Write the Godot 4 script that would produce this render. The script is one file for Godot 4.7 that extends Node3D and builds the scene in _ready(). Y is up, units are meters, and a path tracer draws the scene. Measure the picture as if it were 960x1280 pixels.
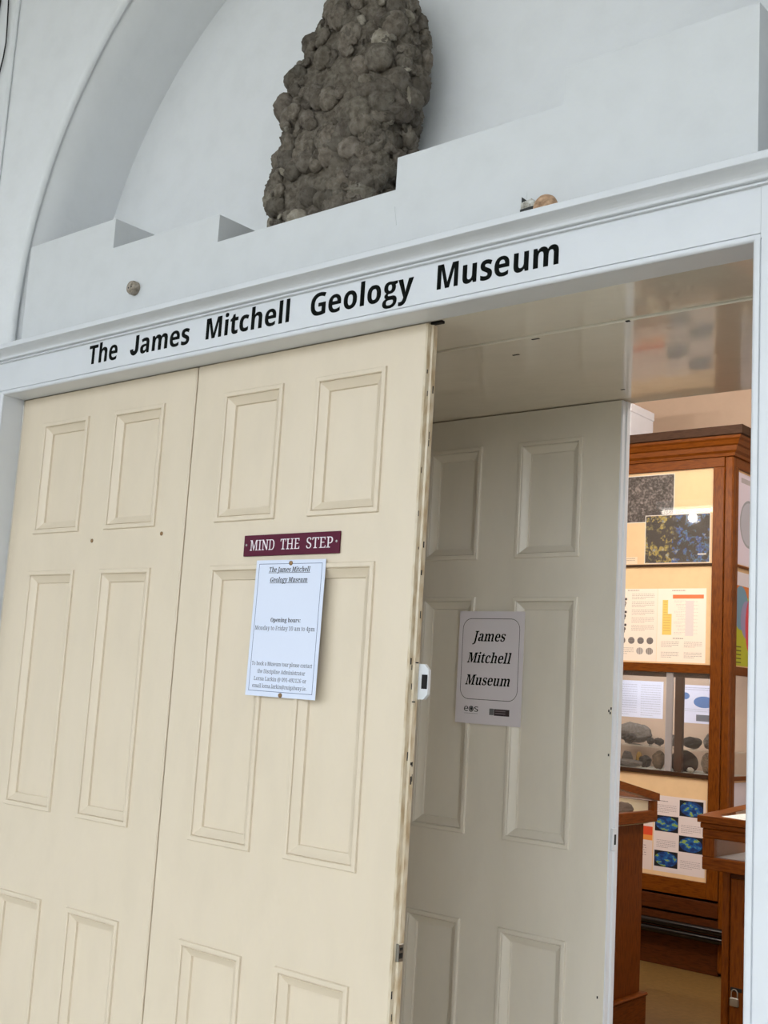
extends Node3D
# A doorway to a small geology museum, seen from the hall in front of it.
# World: x along the wall, y up, z towards the hall. Door faces lie at z = 0.

var M := {}
var names := {}
var rng := RandomNumberGenerator.new()

# ------------------------------------------------------------------ helpers
func numbered(called: String) -> String:
	if not names.has(called):
		names[called] = 0
		return called
	names[called] += 1
	return "%s_%03d" % [called, names[called]]

func tag(o: Node, label: String, category := "", group := "", kind := "") -> void:
	if label != "": o.set_meta("label", label)
	if category != "": o.set_meta("category", category)
	if group != "": o.set_meta("group", group)
	if kind != "": o.set_meta("kind", kind)

func thing(called: String, at: Vector3, label: String, category: String, group := "", kind := "") -> Node3D:
	var o := Node3D.new()
	o.name = numbered(called)
	add_child(o)
	o.position = at
	tag(o, label, category, group, kind)
	return o

func begin() -> SurfaceTool:
	var st := SurfaceTool.new()
	st.begin(Mesh.PRIMITIVE_TRIANGLES)
	st.set_smooth_group(-1)
	return st

func commit(st: SurfaceTool) -> ArrayMesh:
	st.generate_normals()
	return st.commit()

# a part: its mesh is written in world coordinates
func part(parent: Node3D, called: String, mesh: Mesh, mat: Material, label := "") -> MeshInstance3D:
	var o := MeshInstance3D.new()
	o.name = called
	o.mesh = mesh
	o.material_override = mat
	parent.add_child(o, true)
	var base := Vector3.ZERO
	var p: Node = parent
	while p != self and p is Node3D:
		base += (p as Node3D).position
		p = p.get_parent()
	o.position = -base
	if label != "": o.set_meta("label", label)
	return o

func solo(called: String, mesh: Mesh, mat: Material, label: String, category: String, group := "", kind := "") -> MeshInstance3D:
	var o := MeshInstance3D.new()
	o.name = numbered(called)
	o.mesh = mesh
	o.material_override = mat
	add_child(o)
	tag(o, label, category, group, kind)
	return o

# corners run counter-clockwise as seen from the front; Godot wants them clockwise
func tri(st: SurfaceTool, a: Vector3, b: Vector3, c: Vector3) -> void:
	st.add_vertex(a); st.add_vertex(c); st.add_vertex(b)

func quad(st: SurfaceTool, a: Vector3, b: Vector3, c: Vector3, d: Vector3) -> void:
	tri(st, a, b, c); tri(st, a, c, d)

func box(st: SurfaceTool, lo: Vector3, hi: Vector3) -> void:
	cbox(st, lo, hi, 0.0)

# box with chamfered edges
func cbox(st: SurfaceTool, lo: Vector3, hi: Vector3, c: float) -> void:
	var m := (lo + hi) * 0.5
	var h := (hi - lo) * 0.5
	c = minf(c, minf(h.x, minf(h.y, h.z)) * 0.9)
	for ax in 3:
		for s in [-1.0, 1.0]:
			var u := (ax + 1) % 3
			var v := (ax + 2) % 3
			var p := []
			for k in [[-1, -1], [1, -1], [1, 1], [-1, 1]]:
				var q := Vector3.ZERO
				q[ax] = h[ax] * s
				q[u] = (h[u] - c) * k[0]
				q[v] = (h[v] - c) * k[1]
				p.append(m + q)
			if s > 0: quad(st, p[0], p[1], p[2], p[3])
			else: quad(st, p[3], p[2], p[1], p[0])
	if c <= 0.0: return
	for ax in 3:
		var u := (ax + 1) % 3
		var v := (ax + 2) % 3
		for k in [[-1, -1], [1, -1], [1, 1], [-1, 1]]:
			var e := []
			for s in [[-1, 0], [1, 0], [1, 1], [-1, 1]]:
				var q := Vector3.ZERO
				q[ax] = (h[ax] - c) * s[0]
				q[u] = (h[u] if s[1] == 0 else h[u] - c) * k[0]
				q[v] = (h[v] - c if s[1] == 0 else h[v]) * k[1]
				e.append(m + q)
			if k[0] * k[1] > 0: quad(st, e[3], e[2], e[1], e[0])
			else: quad(st, e[0], e[1], e[2], e[3])
	for sx in [-1, 1]:
		for sy in [-1, 1]:
			for sz in [-1, 1]:
				var a := m + Vector3(h.x * sx, (h.y - c) * sy, (h.z - c) * sz)
				var b := m + Vector3((h.x - c) * sx, h.y * sy, (h.z - c) * sz)
				var d := m + Vector3((h.x - c) * sx, (h.y - c) * sy, h.z * sz)
				if sx * sy * sz > 0: tri(st, a, b, d)
				else: tri(st, a, d, b)

func boxmesh(lo: Vector3, hi: Vector3, c := 0.002) -> ArrayMesh:
	var st := begin()
	cbox(st, lo, hi, c)
	return commit(st)

# prism: polygon of (u, v) pulled along an axis from a to b. axis "x": (u,v) = (z,y); "z": (x,y); "y": (x,z)
func prism(st: SurfaceTool, poly: PackedVector2Array, axis: String, a: float, b: float) -> void:
	var at := func(p: Vector2, w: float) -> Vector3:
		if axis == "x": return Vector3(w, p.y, p.x)
		if axis == "z": return Vector3(p.x, p.y, w)
		return Vector3(p.x, w, p.y)
	var n := poly.size()
	for i in n:
		var p := poly[i]
		var q := poly[(i + 1) % n]
		quad(st, at.call(p, a), at.call(q, a), at.call(q, b), at.call(p, b))
	var t := Geometry2D.triangulate_polygon(poly)
	for i in range(0, t.size(), 3):
		tri(st, at.call(poly[t[i]], b), at.call(poly[t[i + 1]], b), at.call(poly[t[i + 2]], b))
		tri(st, at.call(poly[t[i]], a), at.call(poly[t[i + 2]], a), at.call(poly[t[i + 1]], a))

# a strip of profile points (inset, height) run round a rectangle with mitred corners; face looks to +z
func picture_frame(st: SurfaceTool, x0: float, y0: float, x1: float, y1: float, z: float, profile: Array) -> void:
	for i in profile.size() - 1:
		var a: Vector2 = profile[i]
		var b: Vector2 = profile[i + 1]
		var ra := [Vector3(x0 + a.x, y0 + a.x, z + a.y), Vector3(x1 - a.x, y0 + a.x, z + a.y), Vector3(x1 - a.x, y1 - a.x, z + a.y), Vector3(x0 + a.x, y1 - a.x, z + a.y)]
		var rb := [Vector3(x0 + b.x, y0 + b.x, z + b.y), Vector3(x1 - b.x, y0 + b.x, z + b.y), Vector3(x1 - b.x, y1 - b.x, z + b.y), Vector3(x0 + b.x, y1 - b.x, z + b.y)]
		for k in 4:
			quad(st, ra[k], ra[(k + 1) % 4], rb[(k + 1) % 4], rb[k])

func tube(st: SurfaceTool, pts: Array, r: float, sides := 8, group := 1) -> void:
	st.set_smooth_group(group)
	var rings := []
	for i in pts.size():
		var d: Vector3 = (pts[mini(i + 1, pts.size() - 1)] - pts[maxi(i - 1, 0)]).normalized()
		var u := d.cross(Vector3(0.13, 0.31, 0.94)).normalized()
		var v := d.cross(u).normalized()
		var ring := []
		for k in sides:
			var t := TAU * k / sides
			ring.append(pts[i] + (u * cos(t) + v * sin(t)) * r)
		rings.append(ring)
	for i in pts.size() - 1:
		for k in sides:
			var l := (k + 1) % sides
			quad(st, rings[i][k], rings[i][l], rings[i + 1][l], rings[i + 1][k])
	st.set_smooth_group(-1)
	for k in range(1, sides - 1):
		tri(st, rings[0][0], rings[0][k + 1], rings[0][k])
		tri(st, rings[-1][0], rings[-1][k], rings[-1][k + 1])

# disc-like lathe along +z at c: profile of (radius, z)
func lathe_z(st: SurfaceTool, c: Vector3, profile: Array, sides := 20) -> void:
	for i in profile.size() - 1:
		for k in sides:
			var t0 := TAU * k / sides
			var t1 := TAU * (k + 1) / sides
			var a: Vector2 = profile[i]
			var b: Vector2 = profile[i + 1]
			quad(st, c + Vector3(cos(t0) * a.x, sin(t0) * a.x, a.y), c + Vector3(cos(t1) * a.x, sin(t1) * a.x, a.y), c + Vector3(cos(t1) * b.x, sin(t1) * b.x, b.y), c + Vector3(cos(t0) * b.x, sin(t0) * b.x, b.y))

# flat rectangle with texture coordinates; o = lower left, u to the right, v up
func sheet_mesh(o: Vector3, u: Vector3, v: Vector3, thick := 0.0006) -> ArrayMesh:
	var n := u.cross(v).normalized() * thick
	var st := begin()
	var p := [o + n, o + u + n, o + u + v + n, o + v + n]
	var uv := [Vector2(0, 1), Vector2(1, 1), Vector2(1, 0), Vector2(0, 0)]
	for i in [0, 2, 1, 0, 3, 2]:
		st.set_uv(uv[i])
		st.add_vertex(p[i])
	var b := [o, o + u, o + u + v, o + v]
	for k in 4:
		var l := (k + 1) % 4
		for q in [b[k], p[l], b[l], b[k], p[k], p[l]]:
			st.set_uv(Vector2(0.001, 0.001))
			st.add_vertex(q)
	for i in [0, 1, 2, 0, 2, 3]:
		st.set_uv(Vector2(0.001, 0.001))
		st.add_vertex(b[i])
	return commit(st)

# ------------------------------------------------------------------ lettering
func font(family: String, bold: bool) -> SystemFont:
	var f := SystemFont.new()
	f.font_names = PackedStringArray([family])
	f.font_weight = 700 if bold else 400
	return f

# words laid on a face: o = lower left of the face, right and up unit vectors; x, y = left end and base line on it;
# w = width of the ink, cap = height of a capital; slant leans the letters
func words_mesh(text: String, family: String, bold: bool, o: Vector3, right: Vector3, up: Vector3, x: float, y: float, w: float, cap: float, slant := 0.0, thick := 0.0003) -> ArrayMesh:
	var tm := TextMesh.new()
	tm.font = font(family, bold)
	tm.font_size = 64
	tm.pixel_size = 0.01
	tm.depth = 0.02
	tm.curve_step = 2.0
	tm.horizontal_alignment = HORIZONTAL_ALIGNMENT_LEFT
	tm.vertical_alignment = VERTICAL_ALIGNMENT_TOP
	tm.text = text
	var probe := TextMesh.new()
	probe.font = tm.font
	probe.font_size = 64
	probe.pixel_size = 0.01
	probe.depth = 0.02
	probe.vertical_alignment = VERTICAL_ALIGNMENT_TOP
	probe.text = "H"
	var hb := probe.get_aabb()
	var pa: PackedVector3Array = probe.surface_get_arrays(0)[Mesh.ARRAY_VERTEX]
	var lo := 1e9
	var hi := -1e9
	for p in pa:
		lo = minf(lo, p.y)
		hi = maxf(hi, p.y)
	var arr := tm.surface_get_arrays(0)
	var vs: PackedVector3Array = arr[Mesh.ARRAY_VERTEX]
	var sl := slant * (hi - lo) / cap * 1.0
	var ky := cap / (hi - lo)
	var x0 := 1e9
	var x1 := -1e9
	for p in vs:
		x0 = minf(x0, p.x)
		x1 = maxf(x1, p.x)
	var kx := w / (x1 - x0)
	var n := right.cross(up)
	var outv := PackedVector3Array()
	for p in vs:
		var py := (p.y - lo) * ky
		var px := (p.x - x0) * kx + py * slant
		outv.append(o + right * (x + px) + up * (y + py) + n * ((p.z / 0.02 + 0.5) * thick))
	var na := []
	na.resize(Mesh.ARRAY_MAX)
	na[Mesh.ARRAY_VERTEX] = outv
	if arr[Mesh.ARRAY_INDEX] != null:
		na[Mesh.ARRAY_INDEX] = arr[Mesh.ARRAY_INDEX]
	var m0 := ArrayMesh.new()
	m0.add_surface_from_arrays(Mesh.PRIMITIVE_TRIANGLES, na)
	var st := SurfaceTool.new()
	st.create_from(m0, 0)
	st.deindex()
	st.set_smooth_group(-1)
	st.generate_normals()
	return st.commit()

# ------------------------------------------------------------------ materials
func mat(color: Color, rough := 0.6, spec := 0.5) -> StandardMaterial3D:
	var m := StandardMaterial3D.new()
	m.albedo_color = color
	m.roughness = rough
	m.metallic_specular = spec
	return m

func noise_tex(freq: float, sd: int, size := 512, ramp: Gradient = null, normal := false, strength := 4.0, octaves := 4, kind := FastNoiseLite.TYPE_SIMPLEX_SMOOTH) -> NoiseTexture2D:
	var n := FastNoiseLite.new()
	n.noise_type = kind
	n.seed = sd
	n.frequency = freq
	n.fractal_octaves = octaves
	var t := NoiseTexture2D.new()
	t.width = size
	t.height = size
	t.seamless = true
	t.noise = n
	if ramp: t.color_ramp = ramp
	t.as_normal_map = normal
	t.bump_strength = strength
	return t

func ramp(cols: Array) -> Gradient:
	var g := Gradient.new()
	var off := PackedFloat32Array()
	var cs := PackedColorArray()
	for c in cols:
		off.append(c[0])
		cs.append(c[1])
	g.offsets = off
	g.colors = cs
	return g

func surfaced(m: StandardMaterial3D, tex: Texture2D, nrm: Texture2D, scale: Vector3, nscale := 0.3) -> StandardMaterial3D:
	m.uv1_triplanar = true
	m.uv1_world_triplanar = true
	m.uv1_scale = scale
	if tex: m.albedo_texture = tex
	if nrm:
		m.normal_enabled = true
		m.normal_texture = nrm
		m.normal_scale = nscale
	return m

func image_mat(im: Image, rough := 0.55) -> StandardMaterial3D:
	var m := mat(Color.WHITE, rough)
	m.albedo_texture = ImageTexture.create_from_image(im)
	return m

func make_materials() -> void:
	var faint := ramp([[0.0, Color(0.975, 0.975, 0.972)], [0.5, Color(0.992, 0.992, 0.99)], [1.0, Color(1, 1, 1)]])
	var blotch := noise_tex(0.012, 3, 512, faint)
	var fine := noise_tex(0.05, 5, 512, null, true, 2.0)
	var brush := noise_tex(0.02, 7, 512, null, true, 3.0)
	M.plaster = surfaced(mat(Color(0.885, 0.895, 0.905), 0.75), blotch, fine, Vector3(1.2, 1.2, 1.2), 0.25)
	M.white = surfaced(mat(Color(0.835, 0.847, 0.865), 0.34), blotch, brush, Vector3(1.0, 1.0, 1.0), 0.14)
	M.boxwhite = surfaced(mat(Color(0.825, 0.836, 0.845), 0.6), blotch, fine, Vector3(1.6, 1.6, 1.6), 0.15)
	M.cream = surfaced(mat(Color(0.845, 0.788, 0.70), 0.36), blotch, brush, Vector3(1.3, 0.5, 1.3), 0.16)
	M.lining = surfaced(mat(Color(0.89, 0.865, 0.81), 0.07, 0.6), blotch, brush, Vector3(0.7, 0.7, 1.4), 0.06)
	var worn := noise_tex(0.03, 21, 512, ramp([[0.0, Color(0.76, 0.66, 0.52)], [0.3, Color(0.82, 0.74, 0.61)], [0.5, Color(0.88, 0.82, 0.71)], [0.72, Color(0.91, 0.86, 0.77)], [1.0, Color(0.93, 0.89, 0.81)]]))
	M.lining.clearcoat_enabled = true
	M.lining.clearcoat = 0.8
	M.lining.clearcoat_roughness = 0.04
	# the inner leaves wear the same off-white as the lining boards, in a satin finish
	M.lining_satin = surfaced(mat(Color(0.89, 0.865, 0.81), 0.3), blotch, brush, Vector3(1.3, 0.5, 1.3), 0.16)
	M.worn_edge = surfaced(mat(Color(0.95, 0.95, 0.95), 0.3), worn, brush, Vector3(3.0, 1.1, 3.0), 0.2)
	M.dark = mat(Color(0.05, 0.045, 0.04), 0.8)
	M.ink = mat(Color(0.04, 0.055, 0.045), 0.7, 0.2)
	M.print = mat(Color(0.10, 0.11, 0.14), 0.7)
	M.print_grey = mat(Color(0.25, 0.27, 0.32), 0.7)
	M.border_blue = mat(Color(0.30, 0.38, 0.52), 0.7)
	M.paper = mat(Color(0.83, 0.86, 0.93), 0.5)
	M.paper2 = mat(Color(0.88, 0.86, 0.88), 0.5)
	M.maroon = surfaced(mat(Color(0.34, 0.10, 0.19), 0.55, 0.3), null, fine, Vector3(3, 3, 3), 0.1)
	M.signwhite = mat(Color(0.93, 0.90, 0.92), 0.4)
	M.brass = mat(Color(0.55, 0.43, 0.30), 0.35)
	M.brass.metallic = 0.8
	M.steel = mat(Color(0.62, 0.62, 0.60), 0.3)
	M.steel.metallic = 0.9
	var grain := noise_tex(0.03, 11, 512, ramp([[0.0, Color(0.70, 0.66, 0.62)], [0.4, Color(0.88, 0.86, 0.82)], [0.65, Color(1, 1, 1)], [1.0, Color(0.80, 0.77, 0.74)]]))
	M.oak = surfaced(mat(Color(0.48, 0.26, 0.055), 0.36, 0.3), grain, brush, Vector3(5.0, 0.7, 5.0), 0.12)
	M.oak_flat = surfaced(mat(Color(0.48, 0.26, 0.055), 0.36, 0.3), grain, brush, Vector3(0.7, 6.0, 6.0), 0.12)
	M.desk = surfaced(mat(Color(0.50, 0.26, 0.07), 0.4, 0.3), grain, brush, Vector3(5.0, 0.7, 5.0), 0.12)
	M.desk_flat = surfaced(mat(Color(0.50, 0.26, 0.07), 0.4, 0.3), grain, brush, Vector3(0.7, 6.0, 0.7), 0.12)
	M.dark_brown = surfaced(mat(Color(0.27, 0.18, 0.12), 0.5, 0.3), grain, brush, Vector3(0.7, 5.0, 5.0), 0.12)
	M.oak_shaded = surfaced(mat(Color(0.34, 0.17, 0.06), 0.45, 0.3), grain, brush, Vector3(0.7, 5.0, 5.0), 0.12)  # darkened oak: the shade at the cabinet base is put into the colour
	M.blackpipe = mat(Color(0.05, 0.04, 0.04), 0.22)
	M.buff = surfaced(mat(Color(0.945, 0.82, 0.64), 0.8), blotch, fine, Vector3(2, 2, 2), 0.1)
	M.peach = surfaced(mat(Color(0.75, 0.66, 0.585), 0.8), blotch, fine, Vector3(1, 1, 1), 0.2)
	M.whitebox = surfaced(mat(Color(0.92, 0.93, 0.97), 0.6), blotch, fine, Vector3(2, 2, 2), 0.1)
	M.cork = surfaced(mat(Color(0.50, 0.39, 0.21), 0.45), noise_tex(0.03, 31, 512, ramp([[0.0, Color(0.85, 0.82, 0.78)], [1.0, Color(1, 1, 1)]])), fine, Vector3(1.5, 1.5, 1.5), 0.15)
	M.hallfloor = surfaced(mat(Color(0.84, 0.815, 0.76), 0.35), blotch, fine, Vector3(1, 1, 1), 0.1)
	M.ceiling = surfaced(mat(Color(0.90, 0.90, 0.89), 0.9), blotch, fine, Vector3(1, 1, 1), 0.1)
	M.cable = mat(Color(0.03, 0.03, 0.035), 0.5)
	var g := mat(Color(0.95, 0.97, 0.97, 0.015), 0.02)
	g.transparency = BaseMaterial3D.TRANSPARENCY_ALPHA
	M.glass = g
	var sg := mat(Color(0.70, 0.80, 0.76, 0.12), 0.03)
	sg.transparency = BaseMaterial3D.TRANSPARENCY_ALPHA
	M.shelf_glass = sg
	M.cream_card = mat(Color(0.93, 0.90, 0.80), 0.8)
	M.glow = mat(Color(1, 1, 1), 0.4)
	M.glow.emission_enabled = true
	M.glow.emission = Color(1.0, 0.96, 0.91)
	M.glow.emission_energy_multiplier = 8.0
	var st := noise_tex(0.02, 41, 512, ramp([[0.0, Color(0.55, 0.52, 0.48)], [0.5, Color(0.85, 0.83, 0.8)], [1.0, Color(1, 1, 1)]]))
	var bump := noise_tex(0.04, 43, 512, null, true, 10.0, 5)
	M.fossil = surfaced(mat(Color(1, 1, 1), 0.85, 0.35), st, bump, Vector3(4, 4, 4), 1.0)
	M.fossil.vertex_color_use_as_albedo = true
	M.stone_tex = st
	M.stone_bump = bump

func stone_mat(c: Color) -> StandardMaterial3D:
	return surfaced(mat(c, 0.8, 0.4), M.stone_tex, M.stone_bump, Vector3(6, 6, 6), 0.8)

# ------------------------------------------------------------------ stones
func stone_mesh(c: Vector3, half: Vector3, sd: int, rough := 0.25, facets := 1.0) -> ArrayMesh:
	var n := FastNoiseLite.new()
	n.seed = sd
	n.frequency = 1.0
	n.noise_type = FastNoiseLite.TYPE_CELLULAR if facets > 0.5 else FastNoiseLite.TYPE_SIMPLEX_SMOOTH
	n.cellular_return_type = FastNoiseLite.RETURN_DISTANCE
	var st := begin()
	st.set_smooth_group(-1 if facets > 0.5 else 0)
	var nu := 18 if facets > 0.5 else 28
	var nv := 11 if facets > 0.5 else 16
	var pts := []
	for j in nv + 1:
		var row := []
		for i in nu:
			var a := TAU * i / nu
			var b := PI * j / nv
			var d := Vector3(sin(b) * cos(a), cos(b), sin(b) * sin(a))
			var k := 1.0 - rough * 0.5 + rough * n.get_noise_3dv(d * 1.3 + Vector3(sd, 0, 0))
			var q := d * k
			q.y = maxf(q.y, -0.72)
			row.append(c + Vector3(q.x * half.x, q.y * half.y + half.y * -0.14, q.z * half.z))
		pts.append(row)
	for j in nv:
		for i in nu:
			var l := (i + 1) % nu
			quad(st, pts[j][i], pts[j][l], pts[j + 1][l], pts[j + 1][i])
	return commit(st)

func stone_at(called: String, foot: Vector3, w: float, h: float, d: float, sd: int, m: Material, label: String, group := "", rough := 0.3, facets := 1.0) -> MeshInstance3D:
	var grow := 1.0 if facets > 0.5 else 0.8
	var half := Vector3(w * 0.78, h / 1.22, d * 0.74) * grow
	var mesh := stone_mesh(Vector3.ZERO, half, sd, rough * (1.25 if facets > 0.5 else 1.0), facets)
	var low: float = mesh.get_aabb().position.y
	var o := solo(called, mesh, m, label, "rock", group)
	o.position = foot + Vector3(0, -low, 0)
	return o

func lerp_table(t: Array, y: float) -> float:
	if y <= t[0][0]: return t[0][1]
	for i in t.size() - 1:
		if y <= t[i + 1][0]:
			return lerpf(t[i][1], t[i + 1][1], (y - t[i][0]) / (t[i + 1][0] - t[i][0]))
	return t[-1][1]

func build_fossil() -> void:
	rng.seed = 77
	var L := [[2.54, 0.160], [2.6, 0.13], [2.68, 0.10], [2.74, 0.135], [2.83, 0.16], [2.9, 0.145], [2.98, 0.165], [3.03, 0.215], [3.07, 0.235], [3.13, 0.275], [3.18, 0.32], [3.215, 0.38]]
	var R := [[2.54, 0.44], [2.65, 0.46], [2.8, 0.50], [2.9, 0.53], [3.0, 0.53], [3.07, 0.505], [3.14, 0.47], [3.18, 0.44], [3.215, 0.41]]
	var T := [[2.54, 0.085], [2.75, 0.095], [2.95, 0.09], [3.1, 0.075], [3.18, 0.05], [3.215, 0.01]]
	var cell := FastNoiseLite.new()
	cell.seed = 5
	cell.noise_type = FastNoiseLite.TYPE_CELLULAR
	cell.cellular_return_type = FastNoiseLite.RETURN_DISTANCE
	cell.frequency = 22.0
	var sm := FastNoiseLite.new()
	sm.seed = 9
	sm.frequency = 9.0
	var st := begin()
	st.set_smooth_group(0)
	var nu := 150
	var nv := 110
	var y0 := 2.54
	var y1 := 3.215
	var surf := func(u: float, v: float) -> Array:
		var y := lerpf(y0, y1, v)
		var l := lerp_table(L, y)
		var r := lerp_table(R, y)
		var t := lerp_table(T, y)
		var a := TAU * u
		var cx := (l + r) * 0.5
		var hx := (r - l) * 0.5
		var ca := cos(a)
		var sa := sin(a)
		var p := Vector3(cx + hx * signf(ca) * pow(absf(ca), 0.72), y, -0.128 + t * signf(sa) * pow(absf(sa), 0.72))
		var n := Vector3(ca / maxf(hx, 0.02), 0.0, sa / maxf(t, 0.02)).normalized()
		if v > 0.85: n = n.lerp(Vector3.UP, (v - 0.85) / 0.15).normalized()
		return [p, n]
	var rows := []
	var cols := []
	for j in nv + 1:
		var row := []
		var crow := []
		for i in nu:
			var pn: Array = surf.call(float(i) / nu, float(j) / nv)
			var p: Vector3 = pn[0]
			var w := p + Vector3(sm.get_noise_3dv(p * 2.0), sm.get_noise_3dv(p * 2.0 + Vector3(7, 0, 0)), sm.get_noise_3dv(p * 2.0 + Vector3(0, 9, 0))) * 0.02
			var d := cell.get_noise_3dv(w)
			var h := -d * 0.016 + sm.get_noise_3dv(p * 4.0) * 0.012 - 0.012
			p += pn[1] * h
			if j == 0: p.y = y0
			p.z = clampf(p.z, -0.252, 0.03)
			row.append(p)
			crow.append(Color(0.205, 0.185, 0.160))
		rows.append(row)
		cols.append(crow)
	for j in nv:
		for i in nu:
			var l := (i + 1) % nu
			for q in [[j, i], [j + 1, l], [j, l], [j, i], [j + 1, i], [j + 1, l]]:
				st.set_color(cols[q[0]][q[1]])
				st.add_vertex(rows[q[0]][q[1]])
	for i in range(1, nu - 1):
		for q in [0, i, i + 1]:
			st.set_color(cols[0][q])
			st.add_vertex(rows[0][q])
		for q in [0, i + 1, i]:
			st.set_color(cols[nv][q])
			st.add_vertex(rows[nv][q])
	# the shells crowded on it: cupped, ridged valves half sunk into the mass
	for s in 600:
		var u := rng.randf()
		var v := rng.randf_range(0.03, 0.98)
		var pn: Array = surf.call(u, v)
		var c: Vector3 = pn[0]
		var big := s < 330
		var spread := rng.randf_range(0.1, 0.45) if big else rng.randf_range(0.2, 0.9)
		var n: Vector3 = (pn[1] + Vector3(rng.randf_range(-1, 1), rng.randf_range(-1, 1), rng.randf_range(-1, 1)) * spread).normalized()
		var a := rng.randf_range(0.020, 0.040) if big else rng.randf_range(0.009, 0.018)
		var b := a * rng.randf_range(0.65, 0.95)
		var e := a * (rng.randf_range(0.5, 0.85) if big else rng.randf_range(0.25, 0.7))
		c -= pn[1] * (e * rng.randf_range(-0.1, 0.45) if big else -0.006)
		var t1 := n.cross(Vector3(rng.randf_range(-1, 1), rng.randf_range(-1, 1), 0.3)).normalized()
		var t2 := n.cross(t1)
		var tint := rng.randf_range(0.7, 1.3)
		var pale := rng.randf() < 0.07
		var base := Color(0.205, 0.185, 0.160) * tint
		if pale: base = Color(0.34, 0.32, 0.275) * tint
		var cup := rng.randf() < 0.25
		var mu := 20
		var mv := 11
		var sp := []
		var sc := []
		for j in mv + 1:
			var row := []
			var crow := []
			for i in mu:
				var th := PI * j / mv * 0.72
				var ph := TAU * i / mu
				var rid := 1.0 + 0.03 * sin(th * 15.0) + 0.035 * sin(ph * 8.0 + tint * 40.0) * sin(th)
				var hh := cos(th)
				if cup and th < 0.9: hh = cos(0.9) - (0.9 - th) * 0.35
				var q := c + (t1 * a * sin(th) * cos(ph) + t2 * b * sin(th) * sin(ph) + n * e * hh) * rid
				q += n * sm.get_noise_3dv(q * 12.0) * 0.006 + pn[1] * sm.get_noise_3dv(q * 5.0 + Vector3(5, 1, 2)) * 0.004
				q.y = maxf(q.y, 2.5405)
				q.z = maxf(q.z, -0.253)
				row.append(q)
				crow.append(base)
			sp.append(row)
			sc.append(crow)
		for j in mv:
			for i in mu:
				var l := (i + 1) % mu
				for q in [[j, i], [j + 1, l], [j, l], [j, i], [j + 1, i], [j + 1, l]]:
					st.set_color(sc[q[0]][q[1]])
					st.add_vertex(sp[q[0]][q[1]])
	st.index()
	st.generate_normals()
	solo("fossil_rock", st.commit(), M.fossil, "large dark grey rock crowded with fossil shells standing on the stepped white box", "fossil")

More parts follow.
